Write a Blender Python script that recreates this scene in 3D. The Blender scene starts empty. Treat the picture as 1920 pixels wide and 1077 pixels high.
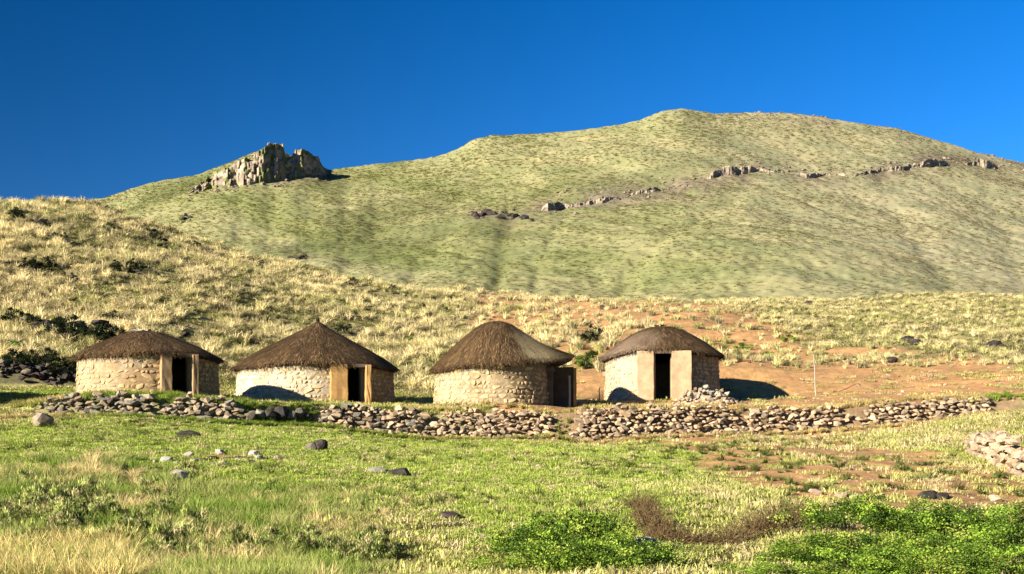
import bpy, bmesh, math, random
import numpy as np
from mathutils import Vector, Matrix, Euler, Quaternion

random.seed(7)
rng = np.random.default_rng(7)
scene = bpy.context.scene

# ------------------------------------------------------------------ camera
# the photograph: 1920 px wide; focal length in its pixels F, eye level on its row HY
F, HY = 2475.0, 880.0
cam_d = bpy.data.cameras.new('camera')
cam_d.sensor_width = 36.0
cam_d.lens = 36.0 * F / 1920.0
cam_d.shift_y = (HY - 538.5) / 1920.0
cam_d.clip_start, cam_d.clip_end = 0.3, 8000
cam = bpy.data.objects.new('camera', cam_d)
scene.collection.objects.link(cam)
cam.location = (0, 0, 0)
cam.rotation_euler = (math.radians(90), 0, 0)
scene.camera = cam

# ------------------------------------------------------------------ light
SUN_A = math.radians(38)      # sun stands to the left and behind the camera
SUN_E = math.radians(20.5)
L = Vector((math.cos(SUN_A) * math.cos(SUN_E), math.sin(SUN_A) * math.cos(SUN_E), -math.sin(SUN_E)))
sun_d = bpy.data.lights.new('sun', 'SUN')
sun_d.energy = 5.0
sun_d.angle = math.radians(0.5)
sun_d.color = (1.0, 0.94, 0.83)
sun = bpy.data.objects.new('sun', sun_d)
scene.collection.objects.link(sun)
sun.rotation_euler = L.to_track_quat('-Z', 'Y').to_euler()

world = bpy.data.worlds.new('World')
scene.world = world
world.use_nodes = True
wt = world.node_tree
wt.nodes.clear()
sky = wt.nodes.new('ShaderNodeTexSky')
sky.sky_type = 'NISHITA'
sky.sun_disc = False
sky.sun_elevation = SUN_E
sky.sun_rotation = math.atan2(-L.x, -L.y)
sky.altitude = 2600
sky.air_density = 1.0
sky.dust_density = 0.0
sky.ozone_density = 4.0
gam = wt.nodes.new('ShaderNodeGamma'); gam.inputs[1].default_value = 1.0
hsv = wt.nodes.new('ShaderNodeHueSaturation'); hsv.inputs['Saturation'].default_value = 1.30; hsv.inputs['Hue'].default_value = 0.508
bg = wt.nodes.new('ShaderNodeBackground'); bg.inputs[1].default_value = 0.066
# the clear sky is polarised at right angles to the sun and the photograph was taken through a polarising
# filter: the whole dome is dimmed by sin^2 / (1 + cos^2) of the angle to the sun
POLAR = 0.69
geo = wt.nodes.new('ShaderNodeTexCoord')
dot = wt.nodes.new('ShaderNodeVectorMath'); dot.operation = 'DOT_PRODUCT'; dot.inputs[1].default_value = -L
wt.links.new(geo.outputs['Generated'], dot.inputs[0])
def wmath(op, a, b):
    n = wt.nodes.new('ShaderNodeMath'); n.operation = op
    for i, v in enumerate((a, b)):
        if isinstance(v, bpy.types.NodeSocket): wt.links.new(v, n.inputs[i])
        else: n.inputs[i].default_value = v
    return n.outputs[0]
c2 = wmath('MULTIPLY', dot.outputs['Value'], dot.outputs['Value'])
pol = wmath('SUBTRACT', 1.0, wmath('MULTIPLY', POLAR, wmath('DIVIDE', wmath('SUBTRACT', 1.0, c2), wmath('ADD', 1.0, c2))))
pmul = wt.nodes.new('ShaderNodeVectorMath'); pmul.operation = 'SCALE'
wt.links.new(pol, pmul.inputs['Scale'])
wo = wt.nodes.new('ShaderNodeOutputWorld')
wt.links.new(sky.outputs[0], pmul.inputs[0])
wt.links.new(pmul.outputs[0], gam.inputs[0])
wt.links.new(gam.outputs[0], hsv.inputs['Color'])
wt.links.new(hsv.outputs[0], bg.inputs[0])
wt.links.new(bg.outputs[0], wo.inputs[0])

vs = scene.view_settings
vs.view_transform = 'Standard'
vs.look = 'None'
vs.exposure = 1.95
vs.gamma = 1.0
vs.use_curve_mapping = False
scene.cycles.max_bounces = 5
scene.cycles.diffuse_bounces = 3
scene.cycles.transparent_max_bounces = 4

COL = scene.collection

# ------------------------------------------------------------------ helpers
def tag(o, label=None, cat=None, group=None, kind=None):
    if label: o['label'] = label
    if cat: o['category'] = cat
    if group: o['group'] = group
    if kind: o['kind'] = kind
    return o

def empty(name, loc, rz=0.0):
    o = bpy.data.objects.new(name, None)
    o.empty_display_size = 0.3
    COL.objects.link(o)
    o.location = loc
    o.rotation_euler = (0, 0, rz)
    return o

def link(name, me, parent=None, mat=None):
    o = bpy.data.objects.new(name, me)
    COL.objects.link(o)
    if parent is not None: o.parent = parent
    if mat is not None and not me.materials: me.materials.append(mat)
    return o

def mesh_np(name, verts, faces, mat=None, smooth=False, cols=None):
    verts = np.asarray(verts, dtype=np.float32)
    faces = np.asarray(faces, dtype=np.int32)
    me = bpy.data.meshes.new(name)
    n, k = faces.shape
    me.vertices.add(len(verts)); me.vertices.foreach_set('co', verts.ravel())
    me.loops.add(n * k); me.loops.foreach_set('vertex_index', faces.ravel())
    me.polygons.add(n)
    me.polygons.foreach_set('loop_start', np.arange(n, dtype=np.int32) * k)
    me.polygons.foreach_set('loop_total', np.full(n, k, dtype=np.int32))
    if smooth: me.polygons.foreach_set('use_smooth', np.ones(n, dtype=bool))
    me.update(calc_edges=True)
    if cols is not None:
        a = me.attributes.new('Col', 'FLOAT_COLOR', 'POINT')
        c = np.ones((len(verts), 4), dtype=np.float32); c[:, :3] = cols
        a.data.foreach_set('color', c.ravel())
    if mat: me.materials.append(mat)
    return me

def grid_faces(nr, nc):
    i = np.arange(nr - 1)[:, None] * nc + np.arange(nc - 1)[None, :]
    return np.stack([i, i + 1, i + 1 + nc, i + nc], -1).reshape(-1, 4)

def _hash(xi, yi, seed):
    h = (xi.astype(np.int64) * 374761393 + yi.astype(np.int64) * 668265263 + seed * 974634777) & 0xffffffff
    h = ((h ^ (h >> 13)) * 1274126177) & 0xffffffff
    h = ((h ^ (h >> 16)) * 2246822519) & 0xffffffff
    return ((h ^ (h >> 15)) & 0xffffff) / float(0xffffff) * 2 - 1

def vnoise(x, y, seed=0):
    x = np.asarray(x, float); y = np.asarray(y, float)
    xi, yi = np.floor(x), np.floor(y)
    fx, fy = x - xi, y - yi
    fx = fx * fx * fx * (fx * (fx * 6 - 15) + 10); fy = fy * fy * fy * (fy * (fy * 6 - 15) + 10)
    a = _hash(xi, yi, seed); b = _hash(xi + 1, yi, seed)
    c = _hash(xi, yi + 1, seed); d = _hash(xi + 1, yi + 1, seed)
    return (a * (1 - fx) + b * fx) * (1 - fy) + (c * (1 - fx) + d * fx) * fy

def fbm(x, y, oct=4, seed=0, gain=0.5):
    s, a, t = 0, 1.0, 0
    for o in range(oct):
        s = s + a * vnoise(np.asarray(x) * 2 ** o + 17.3 * o, np.asarray(y) * 2 ** o - 9.1 * o, seed + o)
        t += a; a *= gain
    return s / t

def sstep(a, b, v):
    t = np.clip((v - a) / (b - a), 0, 1)
    return t * t * (3 - 2 * t)

# ------------------------------------------------------------------ materials
def nodes_mat(name):
    m = bpy.data.materials.new(name); m.use_nodes = True
    nt = m.node_tree; nt.nodes.clear()
    out = nt.nodes.new('ShaderNodeOutputMaterial')
    b = nt.nodes.new('ShaderNodeBsdfPrincipled')
    b.inputs['Specular IOR Level'].default_value = 0.15
    b.inputs['Roughness'].default_value = 0.9
    nt.links.new(b.outputs[0], out.inputs[0])
    return m, nt, b, out

def mixrgb(nt, typ, fac, a, b):
    n = nt.nodes.new('ShaderNodeMix'); n.data_type = 'RGBA'; n.blend_type = typ
    for sock, v in ((n.inputs[0], fac), (n.inputs[6], a), (n.inputs[7], b)):
        if isinstance(v, bpy.types.NodeSocket): nt.links.new(v, sock)
        elif isinstance(v, (int, float)): sock.default_value = v
        else: sock.default_value = (*v, 1)
    return n.outputs[2]

def noise_node(nt, scale, detail=4, rough=0.6, coords='Object', vec_scale=None):
    tc = nt.nodes.new('ShaderNodeTexCoord')
    n = nt.nodes.new('ShaderNodeTexNoise')
    n.inputs['Scale'].default_value = scale
    n.inputs['Detail'].default_value = detail
    n.inputs['Roughness'].default_value = rough
    if vec_scale:
        mp = nt.nodes.new('ShaderNodeMapping'); mp.inputs['Scale'].default_value = vec_scale
        nt.links.new(tc.outputs[coords], mp.inputs[0]); nt.links.new(mp.outputs[0], n.inputs['Vector'])
    else:
        nt.links.new(tc.outputs[coords], n.inputs['Vector'])
    return n.outputs['Fac']

def ramp(nt, fac, stops):
    r = nt.nodes.new('ShaderNodeValToRGB')
    e = r.color_ramp.elements
    while len(e) < len(stops): e.new(0.5)
    for i, (p, c) in enumerate(stops):
        e[i].position = p
        e[i].color = (*c, 1) if not isinstance(c, (int, float)) else (c, c, c, 1)
    nt.links.new(fac, r.inputs[0])
    return r.outputs[0]

def bump(nt, b, fac, strength, dist):
    bp = nt.nodes.new('ShaderNodeBump')
    bp.inputs['Strength'].default_value = strength
    bp.inputs['Distance'].default_value = dist
    nt.links.new(fac, bp.inputs['Height'])
    nt.links.new(bp.outputs[0], b.inputs['Normal'])

def ground_material(name, s1, s2, bstr, bdist, lo=.62, hi=1.35):
    m, nt, b, out = nodes_mat(name)
    at = nt.nodes.new('ShaderNodeAttribute'); at.attribute_name = 'Col'
    n1 = noise_node(nt, s1, 6, 0.7)
    n2 = noise_node(nt, s2, 3, 0.6)
    v1 = ramp(nt, n1, [(0.28, lo), (0.5, 0.98), (0.72, hi)])
    v2 = ramp(nt, n2, [(0.3, (0.8, 0.86, 0.8)), (0.7, (1.22, 1.14, 1.1))])
    c = mixrgb(nt, 'MULTIPLY', 1.0, at.outputs['Color'], v1)
    c = mixrgb(nt, 'MULTIPLY', 1.0, c, v2)
    nt.links.new(c, b.inputs['Base Color'])
    bump(nt, b, n1, bstr, bdist)
    return m

M_ground = ground_material('grassy_earth', 2.2, 0.35, 0.7, 0.12)
M_mount = ground_material('mountain_grass', 0.42, 0.04, 0.5, 0.5, .82, 1.18)

def plain_mat(name, c1, c2, scale=6, rough=0.9, bstr=0.4, bdist=0.02, objvar=0.0, vec_scale=None):
    m, nt, b, out = nodes_mat(name)
    n = noise_node(nt, scale, 5, 0.65, vec_scale=vec_scale)
    c = ramp(nt, n, [(0.3, c1), (0.7, c2)])
    if objvar:
        oi = nt.nodes.new('ShaderNodeObjectInfo')
        v = ramp(nt, oi.outputs['Random'], [(0.0, 1 - objvar), (1.0, 1 + objvar)])
        c = mixrgb(nt, 'MULTIPLY', 1.0, c, v)
        # lean some pieces towards grey, some towards rust
        mul = nt.nodes.new('ShaderNodeMath'); mul.operation = 'MULTIPLY'; mul.inputs[1].default_value = 7.13
        fr = nt.nodes.new('ShaderNodeMath'); fr.operation = 'FRACT'
        nt.links.new(oi.outputs['Random'], mul.inputs[0]); nt.links.new(mul.outputs[0], fr.inputs[0])
        t = ramp(nt, fr.outputs[0], [(0.0, (1.1, 0.97, 0.84)), (0.5, (1, 1, 1)), (1.0, (0.98, 0.98, 0.97))])
        c = mixrgb(nt, 'MULTIPLY', 1.0, c, t)
    nt.links.new(c, b.inputs['Base Color'])
    b.inputs['Roughness'].default_value = rough
    if bstr: bump(nt, b, n, bstr, bdist)
    return m

M_stone_wall = plain_mat('field_stone', (0.125, 0.09, 0.057), (0.28, 0.21, 0.135), 5, objvar=0.35)
M_stone_grey = plain_mat('grey_field_stone', (0.075, 0.062, 0.045), (0.20, 0.17, 0.125), 5, objvar=0.45)
M_stone_pink = plain_mat('pinkish_field_stone', (0.20, 0.135, 0.08), (0.36, 0.26, 0.165), 5, objvar=0.28)
M_rock_dark = plain_mat('dark_rock', (0.010, 0.008, 0.007), (0.045, 0.036, 0.03), 3, objvar=0.3)
M_rock_pale = plain_mat('pale_rock', (0.17, 0.14, 0.10), (0.32, 0.28, 0.22), 4, objvar=0.2)
M_cliff = plain_mat('cliff_rock', (0.06, 0.044, 0.032), (0.23, 0.17, 0.115), 0.25, objvar=0.35, bdist=0.6, vec_scale=(1, 1, 0.35))
M_ledge = plain_mat('ledge_rock', (0.06, 0.046, 0.035), (0.17, 0.13, 0.095), 0.5, objvar=0.4, bdist=0.3)
M_wood = plain_mat('weathered_wood', (0.17, 0.13, 0.085), (0.32, 0.26, 0.19), 9, bdist=0.01, vec_scale=(6, 6, 1))
M_dead = plain_mat('dead_twigs', (0.040, 0.025, 0.010), (0.125, 0.078, 0.032), 8, bstr=0)
M_bark = plain_mat('shrub_bark', (0.06, 0.045, 0.03), (0.14, 0.10, 0.07), 8, bstr=0)
M_floor = plain_mat('beaten_earth_floor', (0.06, 0.04, 0.026), (0.1, 0.07, 0.043), 3)
M_under = plain_mat('thatch_underside', (0.014, 0.008, 0.004), (0.032, 0.018, 0.009), 8)

def leaf_material(name, tint_src, transl=0.35, var=None):
    """foliage: colour from an attribute, part of the light passes through"""
    m = bpy.data.materials.new(name); m.use_nodes = True
    nt = m.node_tree; nt.nodes.clear()
    out = nt.nodes.new('ShaderNodeOutputMaterial')
    d = nt.nodes.new('ShaderNodeBsdfDiffuse'); t = nt.nodes.new('ShaderNodeBsdfTranslucent')
    mx = nt.nodes.new('ShaderNodeMixShader'); mx.inputs[0].default_value = transl
    at = nt.nodes.new('ShaderNodeAttribute')
    at.attribute_type = tint_src
    at.attribute_name = 'tint' if tint_src == 'INSTANCER' else 'Col'
    c = at.outputs['Color']
    if tint_src == 'INSTANCER':
        a2 = nt.nodes.new('ShaderNodeAttribute'); a2.attribute_name = 'Col'
        c = mixrgb(nt, 'MULTIPLY', 1.0, c, a2.outputs['Color'])
    nt.links.new(c, d.inputs['Color']); nt.links.new(c, t.inputs['Color'])
    nt.links.new(d.outputs[0], mx.inputs[1]); nt.links.new(t.outputs[0], mx.inputs[2])
    nt.links.new(mx.outputs[0], out.inputs[0])
    return m

M_grass = leaf_material('grass_blades', 'INSTANCER', 0.3)
M_leaf = leaf_material('shrub_leaves', 'GEOMETRY', 0.35)

def attr_mat(name, scale=20, bstr=0.3):
    m, nt, b, out = nodes_mat(name)
    at = nt.nodes.new('ShaderNodeAttribute'); at.attribute_name = 'Col'
    n = noise_node(nt, scale, 3, 0.6)
    c = mixrgb(nt, 'MULTIPLY', 1.0, at.outputs['Color'], ramp(nt, n, [(0.3, 0.75), (0.7, 1.25)]))
    nt.links.new(c, b.inputs['Base Color'])
    if bstr: bump(nt, b, n, bstr, 0.01)
    return m
M_thatch = attr_mat('thatch_straw', 14, 0)
M_mud = attr_mat('mud_mortar', 7, 0.5)

# ------------------------------------------------------------------ terrain
def curve(pts):
    """pts: (px, depth, py) along one line across the place -> functions depth(x), height(x)"""
    xs = np.array([(p[0] - 960) / F * p[1] for p in pts])
    ds = np.array([p[1] for p in pts], float)
    zs = np.array([(HY - p[2]) / F * p[1] for p in pts])
    return xs, ds, zs

C_base = curve([(-700, 50, 792), (0, 50, 788), (65, 50.5, 786), (250, 50.6, 786), (450, 51.3, 797), (590, 53.5, 803), (700, 54.2, 815),
                (800, 54.5, 828), (900, 54.8, 830), (1040, 55, 823), (1070, 55, 829), (1130, 55.2, 834), (1200, 55.8, 823),
                (1390, 57.5, 816), (1500, 58.2, 815), (1600, 58.8, 805), (1700, 59.6, 799), (1870, 61, 777), (2000, 61, 770), (2700, 61, 770)])
C_top = curve([(-700, 52, 762), (0, 51.5, 764), (65, 51.1, 760), (150, 51.1, 748), (250, 51.2, 748), (450, 52, 757), (590, 54.2, 764), (700, 54.9, 768),
               (800, 55.2, 772), (900, 55.5, 774), (1040, 55.7, 777), (1100, 55.7, 770), (1200, 56.5, 768),
               (1390, 58.2, 766), (1500, 58.9, 772), (1600, 59.5, 766), (1650, 60, 756), (1870, 61.7, 748), (2000, 61.7, 746), (2700, 62, 746)])
C_back = curve([(-700, 58, 726), (-100, 59, 726), (150, 60.2, 726), (350, 63.5, 738), (590, 67.2, 750), (780, 67.5, 752), (950, 67.5, 748), (1100, 67.8, 744),
                (1250, 68.6, 744), (1420, 68.8, 742), (1500, 68, 738), (1700, 67, 726), (1920, 66, 716), (2700, 66, 712)])
C_bank = curve([(-700, 59.5, 680), (-100, 60.6, 680), (130, 61.6, 682), (200, 62.6, 700), (350, 66, 718), (590, 69.5, 736), (780, 69.5, 740), (950, 70, 728), (1100, 70.5, 704),
                (1250, 71.2, 692), (1420, 71.4, 690), (1500, 71.2, 698), (1700, 71, 694), (1920, 70, 688), (2700, 70, 684)])
C_ridge = curve([(-1200, 112, 322), (-400, 112, 345), (0, 115, 362), (50, 116, 368), (130, 117, 378), (200, 118, 393), (280, 119, 420), (350, 120, 453), (450, 121, 484),
                 (550, 123, 501), (650, 126, 521), (760, 130, 537), (900, 136, 546), (1000, 140, 550), (1200, 146, 556), (1400, 150, 560),
                 (1600, 152, 562), (1920, 152, 560), (2400, 152, 552), (3000, 152, 550)])

HUT_SITES = []   # (x, y, radius, z) levelled ground, filled below before the sheet is built

def ground_base(x, y):
    x = np.asarray(x, float); y = np.asarray(y, float)
    keys = [(np.full_like(x, -400.0), np.full_like(x, -4.0)), (np.full_like(x, 8.0), np.full_like(x, -1.72)),
            (np.full_like(x, 20.5), np.full_like(x, -1.66))]
    for c in (C_base, C_top, C_back, C_bank):
        keys.append((np.interp(x, c[0], c[1]), np.interp(x, c[0], c[2])))
    yr, zr = np.interp(x, C_ridge[0], C_ridge[1]), np.interp(x, C_ridge[0], C_ridge[2])
    keys += [(yr, zr), (yr + 14, zr - 1.5), (yr + 60, zr - 14), (yr + 140, zr - 20), (np.full_like(x, 9000.0), zr - 20)]
    z = np.full_like(x, keys[0][1][0] if x.size else 0.0)
    for i in range(len(keys) - 1):
        (y0, z0), (y1, z1) = keys[i], keys[i + 1]
        t = np.clip((y - y0) / (y1 - y0), 0, 1)
        if i == 2: t = t + 0.10 * np.sin(t * math.pi) * 1.0      # meadow bulges a little
        if i == 6: t = t + 0.05 * np.sin(t * math.pi)
        z = np.where(y >= y0, z0 + (z1 - z0) * t, z)
    return z

def ground_z(x, y):
    x = np.asarray(x, float); y = np.asarray(y, float)
    z = ground_base(x, y)
    yb = np.interp(x, C_base[0], C_base[1]); yk = np.interp(x, C_bank[0], C_bank[1])
    meadow = 1 - sstep(-1.5, 0.3, y - yb)
    hill = sstep(0, 12, y - yk)
    z = z + meadow * (0.22 * fbm(x / 7, y / 7, 3, 3) + 0.06 * fbm(x / 0.9, y / 0.9, 3, 5))
    z = z + (1 - meadow) * (1 - hill) * (0.05 * fbm(x / 1.2, y / 1.2, 3, 9))
    z = z + hill * (1.1 * fbm(x / 16, y / 16, 3, 11) + 0.30 * fbm(x / 2.6, y / 2.6, 3, 12))
    # small earth ledges across the dry slope
    lf = (y + 5 * fbm(x / 25, y / 40, 2, 21)) / 9.0
    fr = lf - np.floor(lf)
    z = z + hill * 0.35 * (sstep(0.0, 0.16, fr) - fr) * (0.5 + 0.5 * vnoise(x / 12, y / 12, 22))
    for hx, hy, hr, hz in HUT_SITES:
        d = np.hypot(x - hx, y - hy)
        w = 1 - sstep(hr + 0.25, hr + 1.1, d)
        z = z * (1 - w) + hz * w
    return z

def gz(x, y): return float(ground_z(np.array([x]), np.array([y]))[0])

def hit(px, py, d0=15.0, d1=160.0):
    """where the ground lies that the photograph shows at this spot"""
    ds = np.linspace(d0, d1, 6000)
    x = (px - 960) / F * ds
    g = ground_z(x, ds)
    k = np.nonzero((HY - py) / F * ds < g)[0]
    i = k[0] if len(k) else -1
    return Vector((x[i], ds[i], g[i]))

# ------------------------------------------------------------------ hut specifications
HUTS = [
    dict(px=279, d=55.0, rpx=131, base=742, eave=664, apex=627, apx=268, over=0.0, door=26, psi=16, dw=0.82, jl=0.46, jr=0.26, jd=0.22, dh=1.62,
         prof=[(0, 1), (0.12, 0.985), (0.28, 0.90), (0.5, 0.64), (0.75, 0.37), (0.92, 0.12), (1, 0)], jamb=(0.27, 0.165, 0.08), stone=((0.218, 0.156, 0.088), (0.343, 0.270, 0.177)), mud=(0.232, 0.180, 0.108),
         white=0.35, straw=[], cap='slab',
         label='low round stone hut with flattened dark thatch beside the shaded cut bank'),
    dict(px=592, d=62.2, rpx=148, base=757, eave=683, apex=606, apx=596, over=0.05, door=29, psi=10, dw=0.80, jl=0.80, jr=0.26, jd=0.42, dh=1.66,
         prof=[(0, 1), (0.05, 0.955), (0.16, 0.815), (0.3, 0.69), (0.5, 0.51), (0.8, 0.24), (0.93, .1), (1, 0)], jamb=(0.32, 0.180, 0.060), stone=((0.260, 0.208, 0.135), (0.374, 0.322, 0.234)), mud=(0.272, 0.232, 0.168),
         white=0.9, straw=[], cap='knot',
         label='wide round hut with pointed brown cone thatch and orange plastered door jamb'),
    dict(px=925, d=59.5, rpx=112, base=759, eave=688, apex=607, apx=932, over=0.06, door=80, psi=80, dw=0.95, jl=0.16, jr=0.22, jd=0.16, jdr=0.95, dh=1.72,
         prof=[(0, 1), (0.12, 0.985), (0.27, 0.90), (0.5, 0.66), (0.8, 0.28), (0.93, .1), (1, 0)], jamb=(0.250, 0.135, 0.047), stone=((0.239, 0.182, 0.104), (0.354, 0.291, 0.198)), mud=(0.240, 0.200, 0.128),
         white=0.3, straw=[(80, 40, (0.42, 0.325, 0.17))], porch=0.85, cap=None, lift=(75, 42, 0.55),
         label='round stone hut with domed dark thatch and a pale straw patch over its doorway'),
    dict(px=1241, d=65.8, rpx=108, base=751, eave=664, apex=617, apx=1240, over=0.10, door=1, psi=-2, dw=0.80, jl=0.82, jr=0.98, jd=0.30, dh=2.3,
         prof=[(0, 1), (0.18, 0.97), (0.4, 0.82), (0.75, 0.40), (1, 0)], jamb=(0.325, 0.205, 0.112), stone=((0.239, 0.187, 0.125), (0.364, 0.312, 0.229)), mud=(0.248, 0.208, 0.144),
         white=0.5, straw=[(-62, 44, (0.17, 0.115, 0.07))], cap='stone', lift=(0, 45, 0.22),
         label='small round hut with pinkish plaster panels on both sides of its front doorway'),
    dict(px=-215, d=52.0, rpx=140, base=745, eave=664, apex=600, apx=-215, over=0.22, door=30, psi=14, dw=0.82, jl=0.5, jr=0.3, jd=0.35, dh=1.62,
         prof=[(0, 1), (0.1, 0.95), (0.3, 0.7), (0.6, 0.38), (1, 0)], jamb=(0.312, 0.187, 0.073), stone=((0.239, 0.182, 0.104), (0.354, 0.291, 0.198)), mud=(0.240, 0.200, 0.128),
         white=0.4, straw=[], cap='knot',
         label='outlying round thatched hut across the cut bank, apart from the other four'),
]
for h in HUTS:
    va = math.degrees(math.atan((h['px'] - 960) / F))       # the angles were read off as seen from the viewer
    if h['door'] < 60: h['door'] -= va; h['psi'] -= va
    if 'lift' in h and h['door'] < 60: h['lift'] = (h['lift'][0] - va,) + h['lift'][1:]
    h['R'] = h['rpx'] / F * h['d']
    h['x'] = (h['px'] - 960) / F * h['d']
    fd = h['d'] - h['R']
    h['z'] = (HY - h['base']) / F * fd
    h['wh'] = (HY - h['eave']) / F * fd - h['z']
    h['ah'] = (HY - h['apex']) / F * h['d'] - h['z']
    HUT_SITES.append((h['x'], h['d'], h['R'], h['z']))

# ------------------------------------------------------------------ ground colours (what grows or lies there, and painted bank shade)
GREEN = np.array((0.222, 0.270, 0.056)); YELLOWGREEN = np.array((0.300, 0.295, 0.100)); STRAW = np.array((0.41, 0.34, 0.17))
SOIL = np.array((0.31, 0.175, 0.070)); REDSOIL = np.array((0.22, 0.115, 0.050)); OLIVE = np.array((0.12, 0.105, 0.034)); BANKSHADE = np.array((0.030, 0.021, 0.014))

def blob_list(rows):
    out = []
    for px, py, rx, ry, w in rows:
        p = hit(px, py)
        s = p.y / F
        # half-size across in metres, half-size in depth in metres
        p2 = hit(px, py - ry)
        out.append((p.x, p.y, rx * s, max(1.2, abs(p2.y - p.y)), w))
    return out

SOIL_B = blob_list([(1120, 580, 240, 40, 1.5), (1010, 556, 80, 12, 1.2), (1280, 605, 160, 26, .9), (1450, 690, 130, 18, .9), (1640, 660, 200, 10, .5), (1560, 715, 190, 26, 1.1), (1780, 690, 160, 24, 1.0), (1450, 770, 160, 12, .9), (1240, 762, 160, 6, 1.0),
                    (1880, 735, 80, 14, .6), (1040, 765, 120, 7, .8), (700, 762, 120, 5, .5), (1100, 720, 70, 20, 1.0), (1700, 750, 200, 16, .7),
                    (1540, 850, 220, 30, .75), (1660, 905, 240, 40, 1.1), (1840, 925, 130, 26, 1.1), (1450, 880, 120, 20, .45), (400, 862, 70, 7, 1.0), (720, 960, 120, 30, .25), (1380, 830, 160, 14, .5), (860, 975, 60, 18, .3)])
GREEN_B = blob_list([(250, 830, 360, 55, 1.3), (600, 850, 260, 45, 1.0), (60, 745, 120, 16, 1.0), (1050, 860, 220, 34, .75), (1060, 960, 180, 45, .9), (820, 840, 160, 18, .6),
                     (1290, 850, 150, 20, .7), (950, 900, 200, 30, .4), (1110, 670, 40, 16, 1.2), (1890, 745, 60, 8, .9), (1500, 660, 60, 16, .4), (840, 660, 60, 30, .5), (300, 770, 160, 12, .7), (1640, 870, 120, 16, .5), (1760, 850, 90, 25, .5)])

def zone(x, y):
    x = np.asarray(x, float); y = np.asarray(y, float)
    n = fbm(x / 3.2, y / 3.2, 4, 31); n2 = fbm(x / 1.1, y / 1.1, 3, 41)
    soil = np.zeros_like(x); green = np.zeros_like(x)
    for bx, by, rx, ry, w in SOIL_B:
        soil += w * np.exp(-(((x - bx) / rx) ** 2 + ((y - by) / ry) ** 2))
    for bx, by, rx, ry, w in GREEN_B:
        green += w * np.exp(-(((x - bx) / rx) ** 2 + ((y - by) / ry) ** 2))
    soil = sstep(0.34, 0.72, soil + 0.32 * n + 0.18 * n2)
    green = sstep(0.18, 0.75, green + 0.30 * n + 0.15 * n2)
    yk = np.interp(x, C_bank[0], C_bank[1])
    hill = sstep(-1.0, 2.0, y - yk)
    return soil, green, hill, n, n2

def ground_cols(x, y):
    soil, green, hill, n, n2 = zone(x, y)
    mead = YELLOWGREEN[None] * (1 - green[:, None]) + GREEN[None] * green[:, None]
    dryf = sstep(0.0, 0.5, n2 + 0.3)[:, None] * (1 - green[:, None])
    mead = mead * (1 - 0.45 * dryf) + STRAW[None] * 0.45 * dryf
    hs = OLIVE[None] * (0.5 - 0.5 * n)[:, None] + STRAW[None] * 0.5 * (0.5 + 0.5 * n)[:, None]
    hs = hs * (1 - 0.5 * green[:, None]) + GREEN[None] * 0.5 * green[:, None]
    c = mead * (1 - hill[:, None]) + hs * hill[:, None]
    sc = SOIL[None] * (0.5 + 0.5 * n2)[:, None] + REDSOIL[None] * (0.5 - 0.5 * n2)[:, None]
    c = c * (1 - soil[:, None]) + sc * soil[:, None]
    # bare earth of the terrace edge behind the stones
    yb = np.interp(x, C_base[0], C_base[1]); yt = np.interp(x, C_top[0], C_top[1])
    step = ((y > yb - 0.15) & (y < yt + 0.05) & (x > -18.5)).astype(float)[:, None]
    c = c * (1 - 0.75 * step) + np.array((0.15, 0.105, 0.06))[None] * 0.75 * step
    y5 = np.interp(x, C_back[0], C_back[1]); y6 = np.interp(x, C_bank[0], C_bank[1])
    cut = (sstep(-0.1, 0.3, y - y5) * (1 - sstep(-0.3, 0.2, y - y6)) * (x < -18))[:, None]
    c = c * (1 - 0.85 * cut) + BANKSHADE[None] * 0.85 * cut  # black shade of the left cut bank painted into its earth colour
    return np.clip(c, 0.01, 0.8)

rows = np.concatenate([np.linspace(-60, 18, 22), np.arange(19, 50, 0.2), np.arange(50, 73, 0.14), np.arange(73, 160, 0.5), np.linspace(160, 330, 26)])
us = np.linspace(-0.80, 0.80, 470)
us = 0.80 * np.sign(us) * (np.abs(us / 0.80) ** 1.18)
YY, UU = np.meshgrid(rows, us, indexing='ij')
XX = UU * np.sqrt(YY ** 2 + 14 ** 2)
gx, gy = XX.ravel(), YY.ravel()
gzv = ground_z(gx, gy)
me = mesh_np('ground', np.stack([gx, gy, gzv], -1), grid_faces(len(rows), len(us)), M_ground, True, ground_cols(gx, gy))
tag(link('ground', me), kind='structure')

# ------------------------------------------------------------------ mountain
SKY_PTS = [(-1500, 470), (-900, 430), (-300, 395), (100, 384), (200, 371), (250, 353), (300, 339), (370, 327), (400, 316), (440, 301), (480, 284), (500, 280), (530, 284), (545, 292), (570, 286), (592, 296), (603, 310), (614, 319), (700, 308), (800, 297), (830, 290),
           (860, 279), (890, 262), (920, 254), (1000, 252), (1080, 245), (1150, 235), (1200, 225), (1240, 208), (1280, 204), (1340, 212), (1420, 211), (1500, 213),
           (1540, 219), (1600, 230), (1680, 241), (1760, 263), (1830, 286), (1920, 306), (2100, 352), (2500, 430), (3400, 520)]
SX = np.array([p[0] for p in SKY_PTS], float); SY = np.array([p[1] for p in SKY_PTS], float)
D0, D1 = 205.0, 720.0

def seg_dist(px, py, poly):
    best = np.full_like(px, 1e9)
    for (x0, y0), (x1, y1) in zip(poly[:-1], poly[1:]):
        dx, dy = x1 - x0, y1 - y0
        t = np.clip(((px - x0) * dx + (py - y0) * dy) / (dx * dx + dy * dy), 0, 1)
        best = np.minimum(best, np.hypot(px - x0 - t * dx, py - y0 - t * dy))
    return best

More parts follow.
